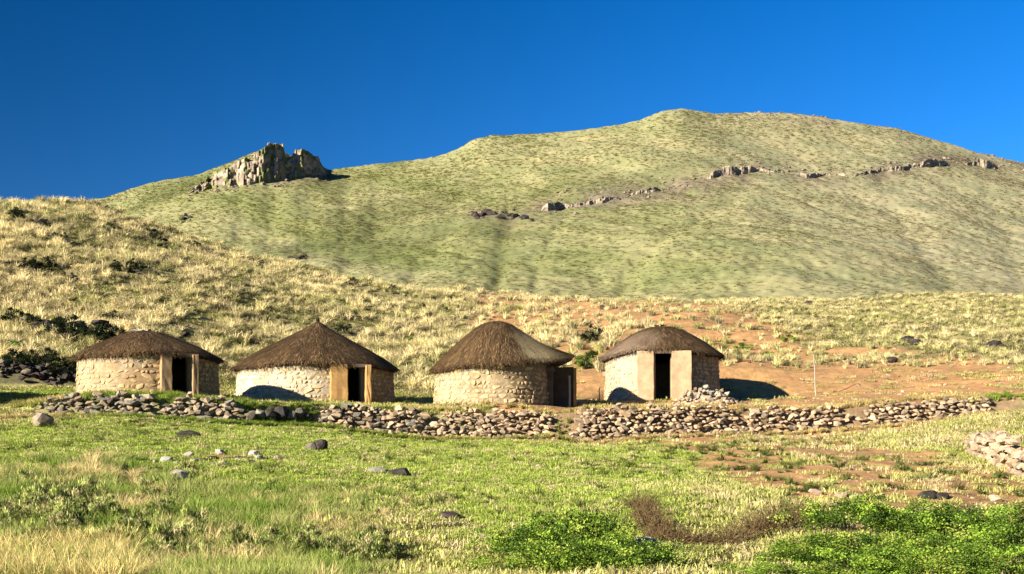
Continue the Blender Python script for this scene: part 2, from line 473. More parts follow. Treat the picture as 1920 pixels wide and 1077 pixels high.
GULLIES = [([(955, 410), (940, 470), (925, 560)], 17, 9), ([(1400, 330), (1290, 420), (1190, 500), (1130, 570)], 15, 7), ([(700, 400), (660, 470), (640, 540)], 22, 5),
           ([(1250, 250), (1100, 330), (960, 400)], 20, 5), ([(880, 300), (760, 380), (700, 420)], 22, 5), ([(1650, 330), (1720, 430), (1790, 560)], 24, 6),
           ([(520, 370), (450, 430), (420, 470)], 22, 5), ([(850, 420), (800, 480), (760, 540)], 18, 5), ([(1060, 400), (1010, 470), (1000, 550)], 16, 4), ([(1480, 400), (1430, 480), (1400, 560)], 26, 4), ([(1850, 350), (1900, 450), (1920, 540)], 22, 5)]

def mountain_py(t, px):
    S = np.interp(px, SX, SY)
    Ss = np.zeros_like(px)
    for o, w in ((-160, .1), (-100, .2), (-40, .2), (40, .2), (100, .2), (160, .1)): Ss = Ss + w * np.interp(px + o, SX, SY)
    k = sstep(0.80, 0.99, t)
    return 650 + (Ss * (1 - k) + S * k - 650) * t ** 0.86

def mountain_z(px, t):
    """t from the foot (0) to the skyline (1), beyond it the far side falls away"""
    d = D0 + (D1 - D0) * t
    tc = np.clip(t, 0, 1)
    py = mountain_py(tc, px)
    dd = D0 + (D1 - D0) * tc
    z = (HY - py) / F * dd
    x = (px - 960) / F * d
    near_top = 1 - sstep(0.80, 1.0, tc)
    relief = fbm(x / 75, d / 130, 4, 51, 0.40)
    z = z + near_top * sstep(0.0, 0.12, tc) * (6.0 * relief)
    rid = 1 - np.abs(fbm((x + d * 0.45) / 42, d / 210, 3, 55))
    z = z - near_top * 1.0 * (rid ** 4) * sstep(0.05, 0.25, tc)
    for poly, w, a in GULLIES:
        q = seg_dist(px + 10 * vnoise(px / 30, py / 30, 61), py, poly)
        z = z - 0.13 * near_top * a * np.exp(-(q / w) ** 2)
    z = z + 0.35 * fbm((x + d * .4) / 14, d / 30, 3, 57) + 0.35 * vnoise(x / 2.0, d / 3.0, 58) * (1 - 0.3 * tc)
    z = z - np.where(t > 1, (t - 1) * (D1 - D0) * 0.35, 0)
    return x, d, z, py

def mount_point(px, py):
    ts = np.linspace(0.02, 1.0, 900)
    x, d, z, _ = mountain_z(np.full_like(ts, px), ts)
    k = np.nonzero(HY - z / d * F <= py)[0]
    i = k[0] if len(k) else len(ts) - 1
    return Vector((x[i], d[i], z[i]))

pxs = np.concatenate([np.linspace(-1400, -120, 70), np.linspace(-110, 2030, 720), np.linspace(2045, 3300, 70)])
tsr = np.concatenate([np.linspace(0, 1, 330), np.linspace(1.004, 1.5, 30)])
TT, PX = np.meshgrid(tsr, pxs, indexing='ij')
mx, md, mz, mpy = mountain_z(PX.ravel(), TT.ravel())
mpx = PX.ravel()
MGREEN = np.array((0.122, 0.130, 0.042)); MSTRAW = np.array((0.220, 0.196, 0.100)); MBEIGE = np.array((0.205, 0.186, 0.108)); MROCK = np.array((0.145, 0.108, 0.078)); MDARK = np.array((0.060, 0.066, 0.020))
n1 = fbm(mx / 55, md / 95, 4, 71); n2 = fbm(mx / 12, md / 16, 3, 75); n3 = fbm((mx + md * .5) / 30, md / 160, 3, 77)
bei = sstep(1050, 1750, mpx - 0.7 * (mpy - 400) + 260 * n1)
top = 1 - sstep(25, 130, mpy - np.interp(mpx, SX, SY) + 40 * n3)
top = top * sstep(550, 1000, mpx)
g = MGREEN[None] * (1 - bei[:, None]) + MBEIGE[None] * bei[:, None]
s = np.clip(0.45 + 0.75 * n3 + 0.35 * n2 + 0.35 * top, 0, 1)[:, None]
mc = g * (1 - 0.7 * s) + MSTRAW[None] * 0.7 * s
dk = sstep(0.05, 0.45, n1 - 0.1 * n2)[:, None] * (1 - 0.75 * bei[:, None])
mc = mc * (1 - 0.55 * dk) + MDARK[None] * 0.55 * dk
gd = np.exp(-(seg_dist(mpx, mpy, [(955, 415), (935, 480), (925, 560)]) / 26) ** 2)[:, None]
mc = mc * (1 - 0.6 * gd) + MDARK[None] * 0.6 * gd
for poly, w, a in [([(1020, 388), (1150, 365), (1300, 340), (1420, 318)], 16, .8), ([(1420, 318), (1520, 325), (1640, 318)], 9, .6), ([(1640, 315), (1760, 303), (1930, 310)], 13, .8),
                   ([(890, 405), (960, 412), (1020, 392)], 14, .7), ([(420, 345), (620, 330)], 12, .5), ([(1400, 215), (1560, 225)], 12, .35)]:
    q = seg_dist(mpx + 14 * n2, mpy + 14 * n1, poly)
    r = (a * np.exp(-(q / w) ** 2) * sstep(-0.35, 0.25, n2 + 0.2))[:, None]
    mc = mc * (1 - r) + MROCK[None] * (0.8 + 0.5 * n2[:, None]) * r
me = mesh_np('mountain', np.stack([mx, md, mz], -1), grid_faces(len(tsr), len(pxs)), M_mount, True, np.clip(mc, 0.01, 0.8))
tag(link('mountain', me), kind='structure')

# ------------------------------------------------------------------ stones
def hull_mesh(name, mat, seed, n=13, flat=1.0, sq=0.55):
    r = random.Random(seed)
    bm = bmesh.new()
    for i in range(n):
        v = Vector((r.gauss(0, 1), r.gauss(0, 1), r.gauss(0, 1))).normalized()
        # push towards a blocky shape
        m = max(abs(v.x), abs(v.y), abs(v.z))
        v = v * (1 - sq) + v / m * 0.8 * sq
        v *= r.uniform(0.86, 1.08)
        bm.verts.new((v.x * 0.5, v.y * 0.5, v.z * 0.5 * flat))
    res = bmesh.ops.convex_hull(bm, input=bm.verts)
    junk = [e for e in res['geom_interior'] if isinstance(e, bmesh.types.BMVert)]
    if junk: bmesh.ops.delete(bm, geom=junk, context='VERTS')
    me = bpy.data.meshes.new(name); bm.to_mesh(me); bm.free()
    me.materials.append(mat)
    return me

def stone_set(mat, seed, count=9, **k): return [hull_mesh('stone', mat, seed + i, **k) for i in range(count)]
ST_GREY = stone_set(M_stone_grey, 100); ST_FIELD = stone_set(M_stone_wall, 200); ST_PINK = stone_set(M_stone_pink, 300)
ST_DARK = stone_set(M_rock_dark, 400); ST_PALE = stone_set(M_rock_pale, 500); BIG = {}
for key, mat_ in (('dark', M_rock_dark), ('pale', M_rock_pale), ('field', M_stone_wall), ('grey', M_stone_grey), ('pink', M_stone_pink)):
    BIG[key] = stone_set(mat_, 2000 + len(BIG) * 50, 6, n=34, sq=.4)
ST_CLIFF = stone_set(M_cliff, 600, sq=0.75); ST_LEDGE = stone_set(M_ledge, 700)

def put_stone(meshes, loc, size, parent=None, name='stone', rz=None, tilt=0.25, org=None):
    o = bpy.data.objects.new(name, random.choice(meshes))
    COL.objects.link(o)
    if parent is not None:
        o.parent = parent
        loc = Vector(loc) - parent.location if org is None else Vector(loc) - org
    o.location = loc
    o.scale = size
    o.rotation_euler = (random.uniform(-tilt, tilt), random.uniform(-tilt, tilt), random.uniform(0, 6.28) if rz is None else rz)
    return o

def terrace_wall(px0, px1, label, sets, size=0.30, gap=None, rough=1.0, extra_top=0.0, cat='stone wall'):
    """stones stacked against the terrace step between two places"""
    xs0 = np.interp(px0, [-700, 2700], [0, 0])
    def base(px):
        # walk the terrace foot at this bearing
        u = (px - 960) / F
        d = 54.0
        for _ in range(12):
            d = float(np.interp(u * d, C_base[0], C_base[1]))
        x = u * d
        yb = d; zb = gz(x, d - 0.25)
        yt = float(np.interp(x, C_top[0], C_top[1])); zt = float(np.interp(x, C_top[0], C_top[2])) + extra_top
        return x, yb, zb, yt, zt
    x, yb, zb, yt, zt = base((px0 + px1) / 2)
    root = tag(empty('dry_stone_wall', (x, yb, zb)), label, cat, 'dry stone walls along the terrace edge')
    px = px0
    step_px = size / 54.0 * F
    n = 0
    course_h = size * 0.60
    ncol = int((px1 - px0) / (step_px * 0.80))
    for c in range(10):
        for i in range(ncol):
            p = px0 + (i + (0.5 if c % 2 else 0) + random.uniform(-.3, .3)) * step_px * 0.80
            if p > px1: continue
            x, yb, zb, yt, zt = base(p)
            H = max(0.2, zt - zb + 0.05 + 0.05 * math.sin(p * 0.11) * rough)
            edge = min(1.0, (p - px0) / 40 + 0.45, (px1 - p) / 40 + 0.45)
            h = (c + 0.4) * course_h + random.uniform(-.05, .05) * rough
            if h > H * edge or n >= 300: continue
            if gap and random.random() < gap: continue
            f = min(1.0, h / H)
            s = size * random.choice((random.uniform(.5, .85), random.uniform(.8, 1.15), random.uniform(1.0, 1.45)))
            loc = (x + random.uniform(-.03, .03), yb - 0.12 + (yt - yb) * 0.78 * f + random.uniform(-.10, .08) * rough, zb + h)
            put_stone(random.choice(sets), loc, (s * random.uniform(.95, 1.5), s * random.uniform(.9, 1.2), s * random.uniform(.55, .9)), root, tilt=0.17 * rough, rz=random.choice((0, math.pi)) + random.uniform(-.3, .3))
            n += 1
    # tumbled stones at the foot
    for i in range(int((px1 - px0) / 26)):
        p = random.uniform(px0, px1)
        x, yb, zb, yt, zt = base(p)
        y = yb - random.uniform(0.2, 0.7)
        s = size * random.uniform(0.35, 0.9)
        put_stone(random.choice(sets), (x, y, gz(x, y) + s * 0.15), (s * 1.2, s, s * 0.7), root, tilt=0.4)
    return root

terrace_wall(70, 300, 'mossy grey dry stone wall in front of the low flattened hut', [ST_GREY, ST_FIELD], 0.30, rough=1.1, extra_top=.16)
terrace_wall(305, 455, 'dark mossy stone wall between the low hut and the pointed hut', [ST_GREY, ST_FIELD], 0.29, rough=1.1, extra_top=.14)
terrace_wall(592, 810, 'dry stone wall of grey-brown rubble under the orange door jamb hut', [ST_FIELD, ST_GREY, ST_PINK], 0.29, extra_top=.08)
terrace_wall(812, 1046, 'low crumbling pinkish stone wall below the straw patched hut', [ST_PINK, ST_FIELD], 0.27, rough=1.2, extra_top=.06)
terrace_wall(1072, 1392, 'thick rubble stone wall below the small pink panelled hut', [ST_FIELD, ST_PINK], 0.29, extra_top=.10)
terrace_wall(1396, 1606, 'half collapsed stone wall in red earth below the thin pole', [ST_PINK, ST_PINK, ST_FIELD], 0.29, gap=0.08, rough=1.4, extra_top=.06)
terrace_wall(1612, 1872, 'upright pale pink stone wall at the far end of the terrace', [ST_PINK, ST_PINK, ST_FIELD], 0.31, rough=0.7)

# wall of a lower plot, coming towards the viewer
a, b = hit(1818, 850, 20, 60), hit(2010, 948, 20, 60)
root = tag(empty('dry_stone_wall', a), 'tumbled pale stone wall in the lower meadow, apart from the terrace walls', 'stone wall', 'dry stone walls along the terrace edge')
n = 0
for c in range(6):
    for i in range(46):
        t = (i + (0.5 if c % 2 else 0) + random.uniform(-.25, .25)) / 46
        H = 0.55 + 1.0 * t + 0.12 * math.sin(t * 23)
        h = (c + 0.35) * 0.25
        if h > H: continue
        for lay in range(1 if c > 3 else 2):
            p = a.lerp(b, t); p.x += lay * 0.32 + random.uniform(-.05, .05); p.y += lay * 0.34 + random.uniform(-.08, .08) + h * 0.10
            if n > 296: continue
            s = 0.32 * random.uniform(.7, 1.25)
            put_stone(random.choice([ST_PINK, ST_PINK, ST_FIELD]), (p.x, p.y, gz(p.x, p.y) + h), (s * 1.15, s * 1.1, s * .85), root); n += 1

# ------------------------------------------------------------------ huts
def ang(phi):  # angle from straight towards the viewer, positive to the right
    return math.sin(phi), -math.cos(phi)

STONE_CACHE = {}
def hut_stones(key, c1, c2):
    m = plain_mat('hut_stone_' + key, tuple(v * w for v, w in zip(c1, (1.08, .94, .74))), tuple(v * w for v, w in zip(c2, (1.03, .92, .74))), 7, objvar=0.24, bstr=0.6)
    return [hull_mesh('stone', m, 900 + hash(key) % 7 + i, n=16, sq=0.6) for i in range(10)]

def box_bm(bm, c, sx, sy, sz, tx, ox, taper=0.0, jit=0.0, seg=(1, 1, 5)):
    """box centred at c (base), axes tx (width) and ox (outwards); height sz; slightly uneven like mud plaster"""
    vs = {}
    nx, ny, nz = seg
    up = Vector((0, 0, 1))
    def V(i, j, k):
        if (i, j, k) not in vs:
            f = 1 - taper * k / nz
            p = c + tx * ((i / nx - .5) * sx * f) + ox * ((j / ny - .5) * sy * f) + up * (sz * k / nz)
            p += Vector((random.uniform(-jit, jit), random.uniform(-jit, jit), random.uniform(-jit, jit) * .5))
            vs[(i, j, k)] = bm.verts.new(p)
        return vs[(i, j, k)]
    fs = []
    for k in range(nz):
        for i in range(nx):
            fs.append((V(i, 0, k), V(i + 1, 0, k), V(i + 1, 0, k + 1), V(i, 0, k + 1)))
            fs.append((V(i + 1, ny, k), V(i, ny, k), V(i, ny, k + 1), V(i + 1, ny, k + 1)))
        for j in range(ny):
            fs.append((V(0, j + 1, k), V(0, j, k), V(0, j, k + 1), V(0, j + 1, k + 1)))
            fs.append((V(nx, j, k), V(nx, j + 1, k), V(nx, j + 1, k + 1), V(nx, j, k + 1)))
    for i in range(nx):
        for j in range(ny):
            fs.append((V(i, j, nz), V(i + 1, j, nz), V(i + 1, j + 1, nz), V(i, j + 1, nz)))
            fs.append((V(i, j + 1, 0), V(i + 1, j + 1, 0), V(i + 1, j, 0), V(i, j, 0)))
    for f in fs: bm.faces.new(f)

def bm_obj(name, bm, mat, parent, bevel=0.0, smooth=False):
    bmesh.ops.recalc_face_normals(bm, faces=bm.faces)
    me = bpy.data.meshes.new(name); bm.to_mesh(me); bm.free()
    me.materials.append(mat)
    o = link(name, me, parent)
    if bevel:
        m = o.modifiers.new('bevel', 'BEVEL'); m.width = bevel; m.segments = 2; m.limit_method = 'ANGLE'; m.angle_limit = 0.9
    return o

def build_hut(h, hi):
    R, wh, ah = h['R'], h['wh'], h['ah']
    root = tag(empty('thatched_hut', (h['x'], h['d'], h['z'])), h['label'], 'hut', 'round thatched stone huts')
    door, psi = math.radians(h['door']), math.radians(h['psi'])
    half = math.asin(min(.9, h['dw'] / 2 / R))
    T = 0.36
    lift = h.get('lift')
    def eave_dz(phi):
        z = 0.05 * np.sin(phi * 3 + hi) + 0.03 * np.sin(phi * 7 + 2 * hi)
        if lift:
            dphi = (np.degrees(phi) - lift[0] + 180) % 360 - 180
            z = z + lift[2] * np.exp(-(dphi / lift[1]) ** 2)
        return z
    # --- mud-mortared wall ring with the doorway left open
    na = 150
    span = 2 * math.pi - 2 * half
    phis = door + half + span * np.arange(na + 1) / na
    nz = 12
    top = wh + 0.05
    V, Cc = [], []
    for layer in (0, 1):
        for k in range(nz + 1):
            f = k / nz
            r = (R if layer == 0 else R - T) - (0.10 * f if layer == 0 else 0.04 * f)
            zz = -0.25 + (top + 0.25 + np.maximum(0, eave_dz(phis)) * (f > 0.99)) * f
            nn = fbm(phis * 9 + hi * 7, np.full_like(phis, f * 5), 3, 80 + hi) * (0.028 if layer == 0 else 0.01)
            rr = r + nn
            V.append(np.stack([np.sin(phis) * rr, -np.cos(phis) * rr, zz], -1))
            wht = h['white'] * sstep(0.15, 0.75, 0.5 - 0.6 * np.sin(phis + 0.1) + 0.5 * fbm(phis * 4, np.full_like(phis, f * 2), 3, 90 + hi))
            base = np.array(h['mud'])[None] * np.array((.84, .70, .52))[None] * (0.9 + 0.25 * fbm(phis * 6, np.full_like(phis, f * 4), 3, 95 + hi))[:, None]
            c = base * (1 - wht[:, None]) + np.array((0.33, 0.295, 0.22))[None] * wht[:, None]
            foot = (1 - sstep(0.12, 0.3, f + 0.1 * fbm(phis * 8, np.zeros_like(phis), 2, 97)))[:, None] * 0.55
            c = c * (1 - foot) + np.array((0.19, 0.12, 0.06))[None] * foot      # splashed earth at the foot
            Cc.append(c)
    V = np.concatenate(V); Cc = np.concatenate(Cc)
    w = na + 1
    fo = grid_faces(nz + 1, w)
    fi = fo[:, ::-1] + w * (nz + 1)
    tops = np.stack([np.arange(na) + w * nz, np.arange(na) + 1 + w * nz, np.arange(na) + 1 + w * (2 * nz + 1), np.arange(na) + w * (2 * nz + 1)], -1)
    ends = []
    for col in (0, na):
        for k in range(nz):
            q = [k * w + col, (k + 1) * w + col, (k + 1) * w + col + w * (nz + 1), k * w + col + w * (nz + 1)]
            ends.append(q if col == 0 else q[::-1])
    wall = link('wall', mesh_np('wall', V, np.concatenate([fo, fi, tops, np.array(ends)]), M_mud, True, Cc), root)
    # --- stones bedded in it, one by one
    meshes = hut_stones('hut%d' % hi, h['stone'][0], h['stone'][1])
    ch = 0.205
    zc, count, k = 0.06, 0, 0
    while zc < wh - 0.02 and count < 300:
        p = door + half + 0.06 + random.uniform(0, .05)
        end = door + half + span - 0.06
        while p < end:
            wd = random.choice((random.uniform(.14, .26), random.uniform(.24, .50)))
            dphi = wd / R
            mid = p + dphi / 2
            facing = math.cos(mid)               # stones at the back, never seen, are left to the mortar
            if mid < end and facing > -0.12 and count < 300 and random.random() > 0.04:
                hh = ch * random.uniform(0.75, 1.12)
                r = R - 0.10 * (zc / wh) - 0.014 + random.uniform(-.02, .022)
                o = bpy.data.objects.new('stone', random.choice(meshes)); COL.objects.link(o)
                o.parent = wall
                s, c = ang(mid)
                o.location = (s * r, c * r, zc + ch / 2 + random.uniform(-.025, .025))
                o.rotation_euler = (random.uniform(-.14, .14), random.uniform(-.45, .45), mid + random.uniform(-.08, .08))
                o.scale = (wd * random.uniform(.92, 1.22), 0.085, hh * random.uniform(.7, 1.3))
                count += 1
            p += dphi * 1.02
        zc += ch * random.uniform(0.92, 1.06); k += 1
    # --- floor inside
    th = np.linspace(0, 2 * math.pi, 33)[:-1]
    bm = bmesh.new()
    bm.faces.new([bm.verts.new((math.sin(t) * (R - .1), -math.cos(t) * (R - .1), 0.06)) for t in th])
    bm_obj('floor', bm, M_floor, root)
    # --- plastered door surround: two jambs and a lintel
    ps, pc = ang(psi)
    ox = Vector((ps, pc, 0)); tx = Vector((-pc, ps, 0))
    ds_, dc_ = ang(door)
    cen = Vector((ds_, dc_, 0)) * (R - 0.10) + ox * (h['jd'] / 2 - 0.05)
    mj = plain_mat('jamb_plaster', tuple(v * 0.66 for v in h['jamb']), tuple(min(.85, v * 1.16) for v in h['jamb']), 2.6, bstr=0.5, bdist=0.03)
    for sgn, wdt in ((-1, h['jl']), (1, h['jr'])):
        bm = bmesh.new()
        c = cen + tx * sgn * (h['dw'] / 2 + wdt / 2)
        hgt = min(h['dh'] + 0.1, wh + (0.05 if not lift else lift[2] * .6))
        jd_ = h.get('jdr', h['jd']) if sgn > 0 else h['jd']
        c = c + ox * (jd_ - h['jd']) / 2
        box_bm(bm, c + Vector((0, 0, -0.2)), wdt, jd_ + 0.2, hgt + 0.2, tx, ox, taper=0.04, jit=0.014, seg=(3, 2, 6))
        bm_obj('door_jamb', bm, M_floor if hi == 2 else mj, root, bevel=0.03, smooth=True)  # third hut's jambs take the dark floor tone to imitate porch shade
    bm = bmesh.new()
    box_bm(bm, cen + Vector((0, 0, min(h['dh'], wh + (0.02 if hi == 3 else -0.06)))), h['dw'] + 0.5, 0.30, 0.14, tx, ox, seg=(4, 1, 1), jit=0.012)
    bm_obj('lintel', bm, M_bark, root)
    if hi == 2:
        for dx_, dy_, hh_, ww in ((0.78, -0.42, 1.50, .10), (1.02, -.30, 1.86, .15)):
            bm = bmesh.new()
            box_bm(bm, Vector((R + dx_ - .05, dy_, -.1)), ww, ww, hh_, Vector((1, 0, 0)), Vector((0, -1, 0)), seg=(1, 1, 4), jit=0.008, taper=.12)
            bm_obj('porch_post', bm, M_wood if ww < .12 else mj, root)
    # --- roof
    Re = R + h['over']
    pr = np.array([p[0] for p in h['prof']]); pz = np.array([p[1] for p in h['prof']])
    sx_ = np.linspace(0, 1, 60)
    zs_ = np.interp(sx_, pr, pz)
    ker = np.ones(5) / 5
    zs_ = np.convolve(np.concatenate([[zs_[0]] * 2, zs_, [2 * zs_[-1] - zs_[-2], 2 * zs_[-1] - zs_[-3]]]), ker, 'valid')
    offx = (h['apx'] - h['px']) / F * h['d']
    rh = ah - wh
    porch = h.get('porch', 0.0)
    def roof_pt(s, phi, off=0.0):
        s = np.asarray(s, float); phi = np.asarray(phi, float)
        sc = np.clip(s, 0, 1.0)
        dphi = (phi - door + math.pi) % (2 * math.pi) - math.pi
        rr = Re * s * (1 + (porch / Re) * np.exp(-(dphi / 0.45) ** 2) * sc ** 2) * (1 + 0.012 * np.sin(phi * 5 + hi))
        z = wh + rh * np.interp(sc, sx_, zs_) - np.maximum(0, s - 1) * Re * 0.7
        z = z + eave_dz(phi) * sc ** 3 + 0.035 * fbm(phi * 5, s * 5, 3, 120 + hi) * sc
        return np.stack([np.sin(phi) * rr + offx * (1 - sc), -np.cos(phi) * rr, z + off], -1)
    ns, npn = 18, 72
    S, P = np.meshgrid(np.linspace(0.0, 1, ns), np.linspace(0, 2 * math.pi, npn + 1)[:-1], indexing='ij')
    V = [roof_pt(S.ravel(), P.ravel(), 0.10)]
    ring = P[0]
    V.append(roof_pt(np.full(npn, 0.99), ring, -0.10))                      # thickness at the eave
    inner = roof_pt(np.full(npn, (R - .45) / Re), ring, 0); inner[:, 2] = wh - 0.02 + eave_dz(ring) * .5
    V.append(inner)
    up = roof_pt(np.full(npn, 0.05), ring, -0.25); V.append(up)             # inside of the roof
    V = np.concatenate(V)
    def ringf(a, b):
        i = np.arange(npn); j = (i + 1) % npn
        return np.stack([a * npn + i, a * npn + j, b * npn + j, b * npn + i], -1)
    Fs = np.concatenate([ringf(k, k + 1) for k in range(ns - 1)] + [ringf(ns - 1, ns), ringf(ns, ns + 1), ringf(ns + 1, ns + 2)])
    roof = link('roof', mesh_np('roof', V, Fs, M_under, True), root)
    # straw laid over the roof, each bundle a bent strip
    N = 24000
    s0 = np.sqrt(rng.random(N)) * 1.0
    edge = rng.random(N) < 0.16
    s0[edge] = rng.uniform(0.86, 0.97, edge.sum())
    ph = rng.random(N) * 2 * math.pi
    ln = rng.uniform(0.35, 1.0, N) / math.hypot(Re, rh)
    l1 = np.minimum(s0 + ln * 0.5, 1.02 + rng.random(N) * 0.03); l2 = np.minimum(s0 + ln, 1.0 + rng.random(N) ** 2 * 0.10)
    dph = rng.normal(0, 0.045, N) / np.maximum(0.25, s0)
    o0, o1, o2 = 0.09 + rng.random(N) * .03, 0.105 + rng.random(N) * .045, 0.11 + rng.random(N) * .075
    o2 = np.where(edge, 0.02 + rng.random(N) * .12 - 0.06, o2)
    p0, p1, p2 = roof_pt(s0, ph, 0), roof_pt(l1, ph + dph * .5, 0), roof_pt(l2, ph + dph, 0)
    for p, o in ((p0, o0), (p1, o1), (p2, o2)): p[:, 2] += o
    tv = np.stack([np.cos(ph), np.sin(ph), np.zeros(N)], -1) * rng.uniform(0.004, 0.014, N)[:, None]
    V = np.stack([p0 - tv, p0 + tv, p1 - tv, p1 + tv, p2 - tv * .5, p2 + tv * .5], 1).reshape(-1, 3)
    b = np.arange(N)[:, None] * 6
    Fs = np.concatenate([b + np.array([[0, 1, 3, 2]]), b + np.array([[2, 3, 5, 4]])])
    v = rng.random(N)
    base = np.array((0.056, 0.031, 0.013))[None] * (0.40 + 1.2 * v[:, None])
    streak = sstep(0.1, 0.6, fbm(ph * 7, s0 * 1.5, 3, 130 + hi))[:, None]
    base = base * (1 - .45 * streak) + np.array((0.115, 0.062, 0.022))[None] * .45 * streak
    old = sstep(0.1, 0.6, fbm(ph * 3, s0 * 4, 3, 140 + hi))[:, None]
    base = base * (1 - .4 * old) + np.array((0.026, 0.018, 0.009))[None] * .4 * old
    pale = (rng.random(N) < .16)[:, None]
    base = np.where(pale, np.array((0.19, 0.12, 0.05))[None] * (.6 + .7 * v[:, None]), base)
    for a0, wd, colr in h['straw']:
        dphi = (np.degrees(ph) - a0 + 180) % 360 - 180
        m = (sstep(wd + 10, wd - 10, np.abs(dphi + 14 * fbm(ph * 6, s0 * 4, 3, 150))) if False else 1 - sstep(wd - 16, wd + 16, np.abs(dphi) + 16 * fbm(ph * 6, s0 * 4, 3, 150)))
        m = (m * sstep(0.25, 0.5, s0))[:, None]
        base = base * (1 - m) + np.array(colr)[None] * (0.6 + 0.8 * v[:, None]) * m
    cols = np.repeat(base, 6, 0)
    th_ = link('thatch', mesh_np('thatch', V, Fs, M_thatch, False, cols), roof)
    tag(th_, kind='stuff')
    # what sits on the tip
    if h['cap'] == 'knot':
        bm = bmesh.new()
        for i in range(46):
            a = random.uniform(0, 6.28); r0 = random.uniform(0.02, .10)
            q = Vector((math.sin(a), -math.cos(a), 0)); t = Vector((q.y, -q.x, 0)) * .022
            p = Vector((offx, 0, ah - 0.05)); tip = Vector((offx, 0, ah + random.uniform(.12, .26))) + q * random.uniform(.02, .12)
            vs_ = [bm.verts.new(x) for x in (p + q * r0 - t, p + q * r0 + t, tip + t * .6, tip - t * .6)]
            bm.faces.new(vs_)
        bm_obj('roof_knot', bm, M_under, roof)
    elif h['cap']:
        sm = ST_PALE if h['cap'] == 'slab' else ST_DARK
        for i in range(3 if h['cap'] == 'slab' else 2):
            o = bpy.data.objects.new('cap_stone', random.choice(sm)); COL.objects.link(o); o.parent = roof
            o.location = (offx + (i - 1) * 0.26, -0.1, ah + 0.14); o.scale = (0.36, 0.3, 0.13); o.rotation_euler = (0.1, 0.1, i)
    return root

for i, h in enumerate(HUTS): build_hut(h, i)

# ------------------------------------------------------------------ heaps, loose stones, boulders
def heap(px, py, d, w, hgt, n, sets, label, name='stone_heap', size=0.3, cat='stone heap', group=None):
    x = (px - 960) / F * d
    root = tag(empty(name, (x, d, gz(x, d))), label, cat, group)
    for i in range(n):
        a, r = random.uniform(0, 6.28), math.sqrt(random.random())
        X, Y = x + math.cos(a) * r * w, d + math.sin(a) * r * w * .7
        top = hgt * (1 - r * r) * random.uniform(.15, 1)
        s = size * random.uniform(.55, 1.25)
        put_stone(random.choice(sets), (X, Y, gz(X, Y) + top), (s * 1.15, s, s * .75), root, tilt=.5)
    return root

heap(1322, 740, 61.6, 1.55, 0.85, 150, [ST_PINK, ST_PALE, ST_FIELD], 'heap of pale rubble stones at the right side of the pink panelled hut', size=.30)
heap(1345, 760, 59.9, 1.2, 0.45, 70, [ST_PINK, ST_FIELD], 'spill of reddish rubble between the stone heap and the terrace wall', size=.28)
heap(910, 404, 0, 0, 0, 0, [], 'x') if False else None

def rock(px, py, size, sets, label, name='rock', cat='rock', group=None, lift=0.25, d0=15, d1=160):
    p = hit(px, py, d0, d1)
    for key, st in (('dark', ST_DARK), ('pale', ST_PALE), ('field', ST_FIELD), ('grey', ST_GREY), ('pink', ST_PINK)):
        if sets is st: sets = BIG[key]
    o = put_stone(sets, (p.x, p.y, p.z + size[2] * lift), size, None, name, tilt=.2 if size[0] < 2.2 * size[2] else .04,
                  rz=None if size[0] < 1.6 * size[1] else random.uniform(-.35, .35))
    return tag(o, label, cat, group)

# ring of stones round an old fire in the meadow
RING = 'pale stones of the old fire ring'
for px, py, s in [(312, 868, .40), (354, 856, .30), (364, 869, .26), (418, 873, .30), (476, 856, .42), (412, 852, .34), (486, 862, .3), (520, 862, .26), (330, 872, .2), (447, 866, .22), (290, 868, .2)]:
    rock(px, py, (s * 1.05, s * .8, s * .62), ST_PALE, 'pale stone on the rim of the burnt fire ring in the green meadow', group=RING)
for px, py, s in [(400, 862, .4), (385, 866, .36), (430, 864, .45), (455, 862, .4), (310, 846, .3), (470, 868, .3)]:
    rock(px, py, (s * 1.5, s, s * .35), ST_DARK, 'dark charred stone lying inside the old fire ring', name='charred_stone', cat='stone', group='charred stones of the fire ring')
rock(335, 900, (.52, .4, .34), ST_PALE, 'single beige rock in the grass just below the fire ring')
rock(575, 1036, (.40, .34, .32), ST_PALE, 'white rock with dark shaded side between the meadow and the weeds')
rock(601, 846, (.55, .4, .50), ST_DARK, 'jagged dark rock like a stump standing below the wall', lift=.35)
rock(584, 848, (.4, .35, .42), ST_GREY, 'smaller grey rock leaning on the jagged stump-like rock', lift=.3)
rock(705, 885, (.9, .7, .24), ST_PALE, 'flat pale slab lying in the meadow beside a dark rock', lift=.1)
rock(748, 893, (.8, .5, .34), ST_DARK, 'long dark rock beside the flat pale slab in the meadow')
rock(80, 800, (.80, .6, .58), ST_FIELD, 'lone brown boulder with a grassy top below the mossy wall', name='boulder', cat='boulder', lift=.3)
rock(355, 820, (.9, .4, .30), ST_DARK, 'long low dark mound of earth and stone above the fire ring', name='earth_mound', cat='mound')
rock(843, 974, (.55, .4, .22), ST_DARK, 'small dark rock in the dry patch of the lower meadow')
rock(1010, 877, (.2, .16, .14), ST_PALE, 'tiny white stone in the open meadow below the crumbling wall')
rock(1740, 936, (.5, .3, .26), ST_DARK, 'blackish rock in the bare red soil above the green shrubs')
rock(1768, 936, (.42, .3, .2), ST_DARK, 'smaller dark rock lying right of the blackish one on red soil')
rock(1866, 940, (.34, .26, .2), ST_PINK, 'reddish stone on the bare soil near the tumbled lower wall')
for px, py, s in [(1212, 1036, .42), (1232, 1040, .36), (1196, 1028, .28), (1250, 1034, .26)]:
    rock(px, py, (s * 1.2, s, s * .9), ST_PALE, 'whitish rock at the lower end of the dead brush row', group='whitish rocks by the dead brush')
